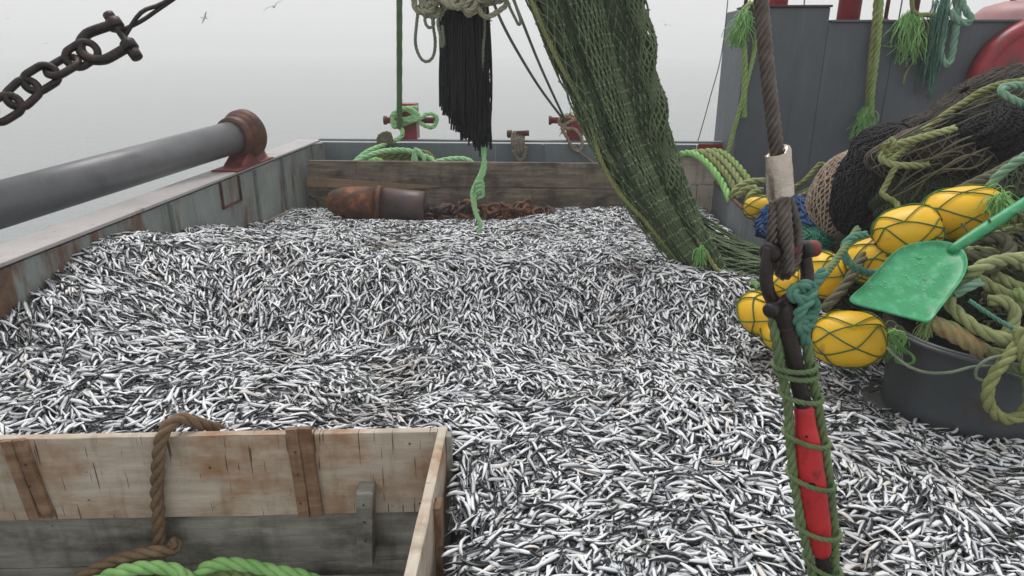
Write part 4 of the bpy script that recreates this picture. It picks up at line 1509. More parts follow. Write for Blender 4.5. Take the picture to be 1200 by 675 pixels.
# hemp rope over the box wall
def W(px_, py_, off):
    return on_wall(px_, py_, off)
hp = [P(246, 505, z=0.12) + np.array([0, 0.10, -0.06]), W(234, 497, -0.06), W(216, 491, -0.03), W(200, 496, 0.02), W(189, 514, 0.045), W(185, 545, 0.048), W(184, 580, 0.05), W(186, 620, 0.055), W(186, 660, 0.07), W(182, 720, 0.10)]
rope('rope', hp, 0.0245, M_hemp, 'thick brown hemp rope hanging over the plank wall of the box', n=18, amp=0.19)
hp2 = [W(200, 633, 0.075), W(207, 639, 0.08), W(202, 645, 0.09), W(186, 646, 0.11), W(160, 650, 0.12), W(130, 659, 0.13), W(100, 674, 0.15), W(70, 695, 0.2)]
rope('rope', hp2, 0.0245, M_hemp, 'brown hemp rope end lying inside the box over the green rope', n=18, amp=0.19)
gp = [W(95, 690, 0.2), W(135, 672, 0.18), W(170, 665, 0.17), W(205, 668, 0.17), W(222, 680, 0.18), W(240, 690, 0.2)]
rope('rope', gp, 0.026, M_lime, 'bright green rope under the hemp rope inside the box', n=18, amp=0.19)
gp = [W(222, 690, 0.15), W(238, 668, 0.14), W(258, 661, 0.13), W(285, 662, 0.13), W(320, 669, 0.13), W(350, 674, 0.14), W(375, 684, 0.15), W(395, 700, 0.16)]
rope('rope', gp, 0.026, M_lime, 'bright green rope bight in the box right of the hemp rope', n=18, amp=0.19)
gp = [W(150, 692, 0.12), W(190, 682, 0.11), W(230, 676, 0.10), W(262, 672, 0.10), W(300, 682, 0.10), W(350, 700, 0.11)]
rope('rope', gp, 0.025, M_limedirty, 'duller green rope half hidden below the bright green ones in the box', n=18, amp=0.19)

# ================================================================== GREEN TRAWL NET
cl = PX([(662, -85, 4.75), (676, -35, 4.70), (688, 0, 4.65), (700, 45, 4.6), (714, 90, 4.55), (740, 165, 4.45), (768, 222, 4.35), (797, 272, 4.25), (822, 308, 4.2), (846, 333, 4.16)])
hw_px = np.array([70, 67, 64, 58, 51, 45, 37, 29, 25, 14])
ts = np.linspace(0, 1, len(cl))
seg = np.concatenate([[0], np.cumsum(np.linalg.norm(np.diff(cl, axis=0), axis=1))])
seg /= seg[-1]


def net_tube(k=1.0, seed=3):
    def S(u, v):
        c = np.stack([np.interp(v, seg, cl[:, a]) for a in range(3)], 1)
        hw = np.interp(v, seg, hw_px) * mpp(4.45) * k * 0.82
        th = 2 * np.pi * u
        tx = np.stack([np.interp(np.clip(v + 0.03, 0, 1), seg, cl[:, a]) - np.interp(np.clip(v - 0.03, 0, 1), seg, cl[:, a]) for a in range(3)], 1)
        tx /= np.linalg.norm(tx, axis=1)[:, None]
        side_ = np.cross(tx, np.array([0, 1.0, 0]))
        side_ /= np.linalg.norm(side_, axis=1)[:, None]
        dep = np.cross(side_, tx)
        fold = 1 + 0.10 * np.sin(5 * th + 2.0 * v + seed) + 0.08 * np.sin(9 * th - 3 * v) + 0.055 * np.sin(17 * th + 2.5 * np.sin(5 * v)) + 0.035 * np.sin(29 * th + 4 * v)
        # one deep fold running down the right half
        gap = 1 - 0.45 * np.exp(-((((u - 0.83) + 0.5) % 1 - 0.5) / 0.035) ** 2)
        r = hw * fold * gap
        return c + side_ * (np.cos(th) * r)[:, None] + dep * (np.sin(th) * r * 0.55)[:, None]
    return S


t = thing('trawl_net', 'green trawl net hanging from above and trailing onto the fish', 'net', tuple(cl[-1]))
kb = MB()
nt_ = obj('netting', net_mb(net_tube(1.0), 68, 34, 0.0056, True, 0.10, 2.2, 2, kb), M_netgreen, t)
obj('knots', kb, M_netknot, nt_, kind='stuff')
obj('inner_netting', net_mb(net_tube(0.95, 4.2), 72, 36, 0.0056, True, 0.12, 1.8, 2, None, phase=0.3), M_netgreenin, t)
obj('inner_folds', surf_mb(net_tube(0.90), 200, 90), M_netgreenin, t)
_v = np.linspace(0.02, 0.93, 16)
edge = net_tube(1.05)(np.interp(_v, [0, 0.35, 0.65, 1], [0.605, 0.575, 0.54, 0.60]), _v)
obj('selvedge_rope', rope_mb(edge, 0.015), M_olive, t, label='yellowish rope along the net edge')
ed2 = PX([(742, -50, 4.5), (748, 0, 4.5), (758, 60, 4.45), (768, 115, 4.4), (776, 170, 4.35), (792, 220, 4.3)])
obj('bunched_edge', net_mb(lambda u, v: np.stack([np.interp(v, np.linspace(0, 1, 6), ed2[:, a]) for a in range(3)], 1) + np.stack([0.045 * np.cos(6.28 * u), 0.045 * np.sin(6.28 * u), 0 * u], 1) * (1 + 0.5 * np.sin(23 * v + 6 * u))[:, None], 12, 40, 0.006, True, 0.12, 1.8), M_netgreen, t)
# skirt of net spreading to the right on the fish
top_e = PX([(800, 236, 4.75), (822, 258, 4.75), (862, 280, 4.7), (905, 296, 4.6), (980, 306, 4.45), (1040, 318, 4.3)])
bot_e = PX([(800, 300, 4.25), (835, 337, 4.12), (868, 338, 4.08), (900, 334, 4.06), (955, 336, 3.95), (1020, 350, 3.8)])


def skirt(k):
    def S(u, v):
        q = np.linspace(0, 1, 6)
        A = np.stack([np.interp(v, q, top_e[:, a]) for a in range(3)], 1)
        B = np.stack([np.interp(v, q, bot_e[:, a]) for a in range(3)], 1)
        p = A + (B - A) * u[:, None]
        p[:, 2] += (0.07 * np.sin(np.pi * u) * (1 - 0.5 * v) + 0.025 * np.sin(17 * u + 3 * v + k) + 0.02 * np.sin(31 * u - 5 * v)) - 0.03 * k
        base = pile_z(p[:, 0], p[:, 1]) + 0.015
        p[:, 2] = np.maximum(p[:, 2], base)
        return p
    return S


kb = MB()
sk_ = obj('skirt', net_mb(skirt(0), 30, 12, 0.006, False, 0.16, 1.8, 3, kb), M_netgreen, t)
obj('knots', kb, M_netknot, sk_, kind='stuff')
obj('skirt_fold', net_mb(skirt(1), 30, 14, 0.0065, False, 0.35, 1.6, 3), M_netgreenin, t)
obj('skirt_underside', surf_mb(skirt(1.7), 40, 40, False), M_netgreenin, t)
obj('foot_rope', rope_mb(PX([(802, 240, 4.3), (812, 268, 4.22), (826, 295, 4.16), (842, 318, 4.08), (862, 331, 4.02), (884, 334, 3.98)]), 0.016), M_olive, t)
tf = tuft_mb(P(822, 290, Y=4.1), (0, -0.3, -1), 0.14, 0.5, 30, 0.005)
tuft_mb(P(882, 333, Y=3.97), (0.5, -0.3, 0.1), 0.2, 0.5, 30, 0.005, mb=tf)
obj('green_tufts', tf, M_lime, t)

# ================================================================== BLACK BUNDLE AND CORDS FROM ABOVE
YB = 4.6
t = thing('chafer_bundle', 'frayed black netting bundle hanging from above like a broom', 'net', tuple(P(545, 165, Y=YB)))
sb = MB()
mp_ = mpp(YB)
for k in range(900):
    u = rng.uniform(-1, 1)
    dpt = rng.uniform(-1, 1) * math.sqrt(max(0, 1 - u * u))
    x_t = 544 + 24 * u
    bend_ = rng.normal(0, 2.0)
    # ragged lower edge: short on the left, long on the right
    yend = np.interp(u, [-1, -0.7, -0.45, 0, 0.6, 1], [118, 128, 138, 152, 163, 163]) + rng.normal(0, 7)
    if rng.uniform() < 0.2:
        yend -= rng.uniform(10, 60)
    x_b = 546 + 27 * u + rng.normal(0, 2.5)
    pts = [P(x_t + 0.0, -20, Y=YB + 0.11 * dpt), P(x_t + bend_, 20, Y=YB + 0.12 * dpt), P(x_t + (x_b - x_t) * 0.6 + bend_, yend * 0.6, Y=YB + 0.13 * dpt), P(x_b, yend, Y=YB + 0.14 * dpt)]
    tube(sb, spline(pts, 0.07), np.array([0.0058]), 4)
obj('strands', sb, M_blacknet, t, kind='stuff')
fz_ = MB()
for k in range(420):
    u = rng.uniform(-1.04, 1.04)
    yend = np.interp(u, [-1, -0.7, -0.45, 0, 0.6, 1], [122, 132, 142, 156, 166, 166])
    py_ = rng.uniform(15, yend)
    if rng.uniform() < 0.6:
        u = -1.03 if rng.uniform() < 0.5 else 1.02
        py_ = rng.uniform(15, np.interp(u, [-1, 1], [122, 164]))
    else:
        py_ = yend - rng.uniform(0, 12)
    b = P(546 + 26 * u, py_, Y=YB - 0.05 + rng.uniform(-.05, .05))
    prism_segments(fz_, [b], [b + rng.normal(0, 0.010, 3) + np.array([0, 0, -0.012])], 0.003, 3)
obj('loose_threads', fz_, M_blacknet, t, kind='stuff')
cmb = MB()
for k in range(26):
    x0 = 515 + rng.uniform(-14, 70)
    y0 = rng.uniform(-16, 12)
    Yk = YB - 0.16 + rng.uniform(-0.05, 0.1)
    rope_mb(PX([(x0 - rng.uniform(5, 18), y0 - 12, Yk), (x0, y0 + rng.uniform(-2, 8), Yk - 0.03), (x0 + rng.uniform(6, 20), y0 + rng.uniform(-5, 6), Yk - 0.03), (x0 + rng.uniform(14, 28), y0 - rng.uniform(2, 20), Yk)]), 0.017, cmb)
for x0, y1 in ((486, 14), (495, 18), (500, 12)):
    rope_mb(PX([(x0 - 2, -40, YB), (x0, y1 - 8, YB - 0.1), (x0 + 10, y1, YB - 0.12), (x0 + 24, y1 - 6, YB - 0.14), (x0 + 30, -30, YB - 0.1)]), 0.020, cmb)
obj('knotted_ropes', cmb, rope_mat('faded_olive_rope', (0.22, 0.22, 0.14), (0.36, 0.35, 0.25), (0.10, 0.09, 0.05), 0.35), t)
rope('cord_loop', PX([(491, 6, 4.5), (488, 30, 4.48), (487, 52, 4.48), (493, 68, 4.48), (501, 72, 4.48), (508, 65, 4.48), (510, 48, 4.48), (507, 22, 4.48), (512, 5, 4.48)]), 0.0105, M_thin, 'long thin grey-green cord loop left of the black bundle', 'cord')
rope('cord_loop', PX([(500, 8, 4.47), (498, 24, 4.46), (502, 32, 4.46), (508, 30, 4.46), (507, 18, 4.46), (504, 4, 4.46)]), 0.010, M_thin, 'small tight cord loop beside the knots above the black bundle', 'cord')
rope('cord_loop', PX([(517, 10, 4.44), (513, 26, 4.42), (516, 42, 4.42), (517, 54, 4.42), (520, 50, 4.42), (518, 30, 4.42)]), 0.010, M_thin, 'thin cord bight hanging against the left edge of the black bundle', 'cord')
rope('cord', PX([(568, -15, 4.55), (568, 30, 4.54), (566, 60, 4.53), (567, 90, 4.54)]), 0.010, M_thin, 'thin green cord hanging at the right edge of the black bundle', 'cord')
top_b = P(548, -16, Y=YB)
obj('hoist_line', rope_mb([top_b, top_b + np.array([0.01, 0, 0.8]), top_b + np.array([0.03, 0.02, 2.4])], 0.024), M_olive, t)
# lime rope below the bundle with a knot
lm_ = MB()
rope_mb(PX([(562, 150, 4.6), (564, 170, 4.58), (568, 190, 4.56), (566, 205, 4.55), (560, 216, 4.54), (556, 232, 4.53), (558, 250, 4.52), (563, 262, 4.52), (561, 273, 4.52)]), 0.016, lm_)
rope_mb(PX([(566, 160, 4.6), (568, 180, 4.58), (564, 200, 4.55), (557, 215, 4.53), (553, 228, 4.52), (556, 246, 4.51), (560, 258, 4.51)]), 0.013, lm_)
for k in range(3):
    rope_mb(PX([(557 + k, 214 + 5 * k, 4.50), (564, 212 + 5 * k, 4.49), (566, 219 + 5 * k, 4.52), (559, 222 + 5 * k, 4.55)]), 0.012, lm_)
obj('rope', lm_, M_mint, None, 'knotted pale green rope hanging below the black bundle over the fish', 'rope')
# two cords down to the right bitt
rope('cord', PX([(568, -22, 5.6), (590, 30, 6.1), (612, 70, 6.6), (634, 105, 7.1), (660, 140, 7.55)]), 0.013, M_greycord, 'left of two dark cords slanting down to the right bitt', 'cord', lobes=0, n=8)
rope('cord', PX([(592, -25, 5.6), (612, 25, 6.1), (630, 70, 6.7), (646, 106, 7.15), (662, 140, 7.55)]), 0.013, M_greycord, 'right of two dark cords slanting down to the right bitt', 'cord', lobes=0, n=8)
rope('cord_loop', PX([(588, -20, 5.5), (596, 5, 5.5), (604, 22, 5.5), (608, 29, 5.5), (610, 24, 5.5), (605, 8, 5.5), (600, -8, 5.5)]), 0.011, M_thin, 'short olive cord bight beside the two slanting dark cords', 'cord', lobes=0, n=8)

# ================================================================== HEAP OF NETS AT THE RIGHT
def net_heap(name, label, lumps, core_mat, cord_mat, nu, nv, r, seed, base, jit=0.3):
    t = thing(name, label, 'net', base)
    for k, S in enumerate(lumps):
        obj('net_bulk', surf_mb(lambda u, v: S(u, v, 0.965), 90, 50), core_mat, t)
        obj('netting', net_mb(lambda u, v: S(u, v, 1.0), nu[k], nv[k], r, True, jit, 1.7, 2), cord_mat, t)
    return t


def lump_px(px, py, Y, rx_px, rz_px, ry, seed, amp=0.12, freq=7, tilt=0.0, ridge=0.0):
    c = P(px, py, Y=Y)
    s = mpp(Y)
    return lump(c, (rx_px * s, ry, rz_px * s), Matrix.Rotation(R(-tilt), 4, 'Y'), seed, amp, freq, ridge)


DK = -0.05
box('side_deck', (3.0, 4.75, -0.30), (2.9, 3.6, 0.36), M_deck, kind='structure', bev=0.01)
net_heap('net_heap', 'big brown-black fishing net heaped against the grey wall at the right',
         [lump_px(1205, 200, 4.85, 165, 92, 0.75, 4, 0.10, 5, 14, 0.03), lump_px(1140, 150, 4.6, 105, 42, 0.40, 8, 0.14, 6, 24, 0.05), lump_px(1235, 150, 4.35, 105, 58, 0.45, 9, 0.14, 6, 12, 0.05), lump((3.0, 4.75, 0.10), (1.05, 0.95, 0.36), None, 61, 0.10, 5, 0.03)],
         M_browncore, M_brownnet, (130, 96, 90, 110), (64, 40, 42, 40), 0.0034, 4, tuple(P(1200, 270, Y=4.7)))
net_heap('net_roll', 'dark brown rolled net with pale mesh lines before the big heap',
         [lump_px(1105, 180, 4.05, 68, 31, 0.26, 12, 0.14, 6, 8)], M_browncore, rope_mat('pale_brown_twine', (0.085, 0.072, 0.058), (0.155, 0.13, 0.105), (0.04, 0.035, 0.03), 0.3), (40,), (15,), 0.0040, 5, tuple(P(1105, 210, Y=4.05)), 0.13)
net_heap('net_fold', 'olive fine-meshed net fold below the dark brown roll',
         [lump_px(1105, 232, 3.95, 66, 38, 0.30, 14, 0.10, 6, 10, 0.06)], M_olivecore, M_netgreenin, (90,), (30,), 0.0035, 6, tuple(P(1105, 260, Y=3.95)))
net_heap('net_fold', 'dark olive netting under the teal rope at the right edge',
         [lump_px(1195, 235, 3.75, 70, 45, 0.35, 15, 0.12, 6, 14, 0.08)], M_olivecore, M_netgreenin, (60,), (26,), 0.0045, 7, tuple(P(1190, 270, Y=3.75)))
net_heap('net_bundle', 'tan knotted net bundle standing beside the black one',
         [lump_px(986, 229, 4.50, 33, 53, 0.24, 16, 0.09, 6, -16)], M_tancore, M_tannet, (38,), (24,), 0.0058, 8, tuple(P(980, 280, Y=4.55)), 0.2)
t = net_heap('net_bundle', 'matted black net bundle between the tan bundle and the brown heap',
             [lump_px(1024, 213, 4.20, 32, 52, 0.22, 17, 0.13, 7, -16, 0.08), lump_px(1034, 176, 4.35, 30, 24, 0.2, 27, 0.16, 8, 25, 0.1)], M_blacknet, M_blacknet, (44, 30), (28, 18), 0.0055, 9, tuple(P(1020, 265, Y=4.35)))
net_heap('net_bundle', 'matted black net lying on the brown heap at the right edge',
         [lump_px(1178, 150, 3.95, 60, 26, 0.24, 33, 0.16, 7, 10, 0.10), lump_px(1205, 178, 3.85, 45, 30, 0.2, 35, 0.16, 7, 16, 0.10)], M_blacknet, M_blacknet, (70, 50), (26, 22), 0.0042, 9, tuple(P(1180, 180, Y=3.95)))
dm = MB()
for k in range(34):
    x0 = rng.uniform(1065, 1200)
    y0 = 205 - (x0 - 1065) * 0.45 + rng.uniform(-45, 25)
    Yk = np.interp(y0, [100, 200], [4.15, 3.75]) - 0.05
    dx_ = rng.uniform(20, 55)
    cord_mb(PX([(x0 - dx_, y0 + dx_ * 0.5 + rng.uniform(-8, 8), Yk), (x0 - dx_ * 0.4, y0 + rng.uniform(-6, 10), Yk - 0.03), (x0 + dx_ * 0.5, y0 - dx_ * 0.3 + rng.uniform(-8, 8), Yk - 0.02), (x0 + dx_, y0 - dx_ * 0.45, Yk + 0.05)]), rng.uniform(0.003, 0.007), dm, 5)
obj('twine_tangle', dm, M_darkolive, None, 'loose dark twine strewn over the brown net heap', 'twine')
t = thing('net', 'crumpled blue netting low beside the wire rope', 'net', tuple(P(935, 262, Y=4.7)))
S = lump_px(935, 256, 4.75, 42, 20, 0.25, 18, 0.2, 10, 12, 0.2)
obj('net_bulk', surf_mb(lambda u, v: S(u, v, 0.96), 60, 30), M_bluenet, t)
obj('netting', net_mb(S, 40, 12, 0.007, True, 0.5, 1.6, 2), M_bluenet, t)
t = thing('net', 'teal tangled netting below the blue netting', 'net', tuple(P(945, 280, Y=4.5)))
S2 = lump_px(942, 276, 4.5, 26, 15, 0.2, 19, 0.16, 10, 0, 0.1)
obj('net_bulk', surf_mb(lambda u, v: S2(u, v, 0.96), 50, 24), M_tealnet, t)
obj('netting', net_mb(S2, 32, 12, 0.006, True, 0.6, 1.6, 2), M_tealnet, t)
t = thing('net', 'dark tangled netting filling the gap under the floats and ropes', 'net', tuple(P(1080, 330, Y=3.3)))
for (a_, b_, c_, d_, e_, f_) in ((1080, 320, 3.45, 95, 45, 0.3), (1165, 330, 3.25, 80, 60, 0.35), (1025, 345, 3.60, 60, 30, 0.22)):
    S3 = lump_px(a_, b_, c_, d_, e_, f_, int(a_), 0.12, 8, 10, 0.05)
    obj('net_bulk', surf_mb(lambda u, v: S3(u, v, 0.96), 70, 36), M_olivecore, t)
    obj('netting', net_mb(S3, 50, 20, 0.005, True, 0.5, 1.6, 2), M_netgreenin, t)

# ropes arching from the planks down behind the divider
for k, (mt, lb) in enumerate(((M_lime, 'lime green rope arched over the right plank end, outermost of four'), (M_olive, 'brownish olive rope arched over the right plank end, second of four'),
                              (M_pale_olive, 'pale green rope arched over the right plank end, third of four'), (M_limedirty, 'yellow-green rope arched over the right plank end, topmost of four'))):
    rope('rope', PX([(792 + 6 * k, 186 - k, 7.0), (800 + 9 * k, 180 - 0.8 * k, 6.85), (815 + 10 * k, 181 - 0.8 * k, 6.7), (832 + 9 * k, 195 - 2 * k, 6.5), (846 + 9 * k, 214 - 3 * k, 6.3), (856 + 10 * k, 236 - 4 * k, 6.1)]), 0.032, mt, lb)
rope('rope', PX([(858, 232, 5.5), (862, 222, 5.5), (876, 214, 5.5), (893, 212, 5.5), (908, 216, 5.55), (915, 230, 5.6)]), 0.028, M_pale_olive, 'pale olive rope loop behind the steel divider, large outer one')
rope('rope', PX([(864, 230, 5.4), (873, 222, 5.35), (884, 222, 5.35), (890, 232, 5.35), (893, 242, 5.35)]), 0.026, M_pale_olive, 'small pale olive rope bight over the half-hidden yellow float')
rope('rope', PX([(877, 244, 5.3), (877, 232, 5.28), (882, 226, 5.3), (893, 222, 5.35)]), 0.024, M_pale_olive, 'short upright olive rope end left of the half-hidden yellow float')
rope('rope', PX([(925, 222, 4.95), (940, 214, 4.9), (952, 202, 4.9), (962, 192, 4.9), (968, 200, 4.9), (955, 218, 4.88), (935, 228, 4.9)]), 0.018, M_olive, 'tangled olive rope between the ferrule and the tan net bundle')
rope('rope', PX([(918, 238, 4.85), (945, 226, 4.8), (965, 214, 4.75)]), 0.014, M_palerope, 'thin pale cord lying over the blue netting')

# ropes draped over the heap
rope('rope', PX([(1040, 184, 3.8), (1065, 165, 3.95), (1090, 148, 4.0), (1115, 130, 4.02), (1140, 115, 4.05), (1170, 101, 4.05), (1215, 92, 4.0)]), 0.020, M_limedirty, 'upper green rope running along the top of the brown net heap')
rope('rope', PX([(1042, 190, 3.72), (1070, 168, 3.85), (1100, 140, 3.95), (1130, 120, 4.0), (1152, 106, 4.02), (1180, 97, 4.02), (1220, 95, 4.0)]), 0.018, M_olive, 'olive rope beside the upper green rope on the brown heap')
rope('rope', PX([(1120, 150, 3.75), (1095, 157, 3.75), (1065, 165, 3.74), (1045, 172, 3.73), (1036, 180, 3.72), (1034, 187, 3.7), (1048, 193, 3.68), (1070, 194, 3.68), (1088, 193, 3.7)]), 0.019, M_pale_olive, 'pale olive rope bent round the left end of the dark net roll')
rope('rope', PX([(1038, 172, 3.7), (1045, 163, 3.72), (1048, 170, 3.68), (1040, 178, 3.68), (1035, 172, 3.68), (1042, 166, 3.67)]), 0.014, M_olive, 'small olive rope knot at the left end of the net roll')
rope('rope', PX([(1052, 192, 3.68), (1044, 205, 3.66), (1038, 218, 3.64), (1034, 226, 3.62), (1040, 232, 3.6), (1050, 238, 3.58), (1058, 254, 3.5), (1062, 272, 3.45)]), 0.016, M_olive, 'yellow-green rope hanging down the left side of the olive net fold')
rope('rope', PX([(1240, 168, 3.55), (1200, 184, 3.5), (1165, 203, 3.45), (1125, 222, 3.4), (1085, 243, 3.36), (1052, 256, 3.32), (1032, 270, 3.28), (1018, 290, 3.2), (1006, 310, 3.1), (990, 335, 3.02), (975, 352, 2.98), (965, 362, 2.98)]), 0.024, M_darkolive,
     'long dark olive rope running from the right edge down across the floats', n=15)
rope('rope', PX([(1158, 222, 3.3), (1168, 208, 3.28), (1185, 194, 3.25), (1205, 182, 3.2), (1230, 170, 3.2)]), 0.022, M_seafoam, 'thick seafoam rope at the right edge above the floats')
rope('rope', PX([(1230, 128, 3.8), (1205, 124, 3.75), (1190, 118, 3.72), (1176, 110, 3.72), (1175, 103, 3.74), (1188, 100, 3.76), (1206, 101, 3.8), (1230, 104, 3.8)]), 0.020, M_seafoam, 'seafoam rope loop high on the brown heap at the right edge')
rope('rope', PX([(1015, 275, 2.95), (1000, 278, 2.9), (990, 287, 2.86), (990, 300, 2.84), (1000, 312, 2.84), (1016, 320, 2.86), (1030, 320, 2.9)]), 0.018, M_teal, 'teal rope loop hanging beside the row of floats')
rope('rope', PX([(1005, 268, 3.0), (996, 282, 2.9), (982, 302, 2.75), (968, 320, 2.6), (958, 332, 2.45), (948, 344, 2.2)]), 0.016, M_lash, 'green-grey rope slanting down to the knot at the shackle')

# ------------------------------------------------------------------ yellow floats in mesh
def add_float(px, py, Y, rx_px, rz_px, tilt, label, cover=True):
    s = mpp(Y)
    c = P(px, py, Y=Y)
    a, b = rx_px * s, rz_px * s
    ax = np.array([math.cos(R(tilt)), -0.25, math.sin(R(tilt))])
    ax /= np.linalg.norm(ax)
    t = thing('net_float', label, 'float', tuple(c - np.array([0, 0, b])), 'yellow floats in green mesh')
    prof = []
    for k in range(17):
        q = math.pi * k / 16
        # rounded barrel: fuller than an ellipsoid
        prof.append((-a * math.copysign(abs(math.cos(q)) ** 0.85, math.cos(q)), max(b * math.sin(q) ** 0.72, 0.0)))
    prof[0] = (-a * 0.93, 0.0)
    prof[1] = (-a * 0.985, b * 0.16)
    prof[-1] = (a * 0.93, 0.0)
    prof[-2] = (a * 0.985, b * 0.16)
    fb = obj('body', lathe(MB(), prof, c, ax, 32), M_float, t)
    obj('end_hole', lathe(MB(), [(-a * 1.0, b * 0.10), (-a * 0.995, b * 0.17), (-a * 0.96, b * 0.17)], c, ax, 14), M_holeshade, fb)  # black disc over the float end, hole's shade given by colour
    if cover:
        up = np.array([0, 0, 1.0])
        e1 = up - ax * (up @ ax)
        e1 /= np.linalg.norm(e1)
        e2 = np.cross(ax, e1)
        pr = np.array(prof)

        def S(u, v):
            w_ = 0.06 + 0.88 * v
            dd = np.interp(w_, np.linspace(0, 1, 17), pr[:, 0])
            rr_ = np.interp(w_, np.linspace(0, 1, 17), pr[:, 1])
            th = 2 * np.pi * u + 0.5
            return c + ax * (dd * 1.03)[:, None] + (rr_ * 1.035 + 0.002)[:, None] * (np.cos(th)[:, None] * e1 + np.sin(th)[:, None] * e2)
        obj('mesh_cover', net_mb(S, 6, 4, 0.0034, True, 0.16, 1.8, 5), M_floatnet, t)
    return t


add_float(1128, 250, 3.25, 40, 29, 12, 'yellow float in green mesh at the upper right end of the row')
add_float(1063, 273, 3.15, 34, 29, 22, 'yellow float in green mesh touching the shovel top, second in the row')
add_float(1022, 304, 3.20, 28, 24, 30, 'yellow float between the shovel edge and the teal rope loop')
add_float(966, 322, 3.28, 24, 26, 60, 'yellow float right of the shackle behind the slanting rope')
add_float(921, 333, 3.42, 20, 16, 10, 'yellow float glimpsed through the opening of the shackle')
add_float(893, 368, 3.30, 22, 30, 60, 'yellow float with dark hole left of the black shackle')
add_float(912, 391, 3.20, 17, 24, 50, 'small yellow float tucked behind the black rod left side')
add_float(994, 397, 2.92, 40, 33, 4, 'largest yellow float below the shovel blade in front of the tub')
add_float(953, 392, 3.10, 14, 14, 10, 'yellow float end peeking between the rod and the largest float')
add_float(893, 243, 5.1, 20, 13, 5, 'yellow float half hidden behind the steel divider far from the rest')
tf = tuft_mb(P(1043, 393, Y=2.90), (0.3, -0.1, 0.1), 0.13, 0.8, 120, 0.0032, 0.9)
for k in range(14):
    q = rng.uniform(0, 6.28)
    c = P(1046, 396, Y=2.86)
    cord_mb([c + 0.045 * np.array([math.cos(q), 0.3 * math.sin(3 * q), math.sin(q)]), c + 0.05 * np.array([math.cos(q + 1), -0.4, math.sin(q + 1)]), c + 0.04 * np.array([math.cos(q + 2.4), 0.2, math.sin(q + 2.4)])], 0.004, tf)
obj('twine_tangle', tf, M_lime, None, 'tangle of bright green twine at the end of the largest float', 'twine')
tf = tuft_mb(P(1170, 232, Y=3.1), (0.3, -0.1, 0.1), 0.16, 0.8, 90, 0.004, 0.9)
obj('twine_tangle', tf, M_lime, None, 'bright green twine tangle behind the shovel handle', 'twine')

# ------------------------------------------------------------------ dark tub
TC, TR = np.array([1.96, 2.96]), 0.38
ztb = P(1110, 424, Y=TC[1] - TR)[2]
t = thing('tub', 'dark grey plastic tub half buried in the fish under the ropes', 'tub', (TC[0], TC[1], -0.3))
prof = [(0.0, TR * 0.86), (0.30, TR * 0.93), (0.30 + ztb - 0.035, TR * 0.995), (0.30 + ztb - 0.03, TR * 1.03), (0.30 + ztb - 0.008, TR * 1.035), (0.30 + ztb, TR * 1.02), (0.30 + ztb - 0.004, TR * 0.97), (0.05, TR * 0.86), (0.05, 0)]
obj('shell', lathe(MB(), prof, (TC[0], TC[1], -0.3), (0, 0, 1), 64), M_tub, t)
obj('rim', tube(MB(), np.array([(TC[0] + TR * 1.045 * math.cos(q), TC[1] + TR * 1.045 * math.sin(q), ztb - 0.018) for q in np.linspace(0, 6.283, 72, endpoint=False)]), 0.010, 8, True), M_tub, t)
rope('cord', PX([(1040, 408, 2.62), (1052, 420, 2.5), (1068, 431, 2.46), (1090, 437, 2.46), (1115, 436, 2.46), (1140, 430, 2.46), (1165, 430, 2.47), (1190, 440, 2.5), (1210, 448, 2.5)]), 0.0062, M_thin, 'thin grey-green cord sagging along the tub rim', 'cord', lobes=0, n=7)
rope('cord', PX([(1046, 404, 2.6), (1052, 424, 2.5), (1068, 426, 2.48), (1070, 418, 2.48), (1058, 408, 2.52), (1050, 402, 2.6)]), 0.006, M_floatnet, 'small green twine loop on the rim of the tub', 'cord', lobes=0, n=7)
rope('cord', PX([(1180, 416, 2.46), (1160, 420, 2.44), (1146, 430, 2.44), (1144, 442, 2.44), (1156, 446, 2.44), (1172, 440, 2.45)]), 0.006, M_thin, 'thin cord loop before the tub left of the hanging olive loop', 'cord', lobes=0, n=7)

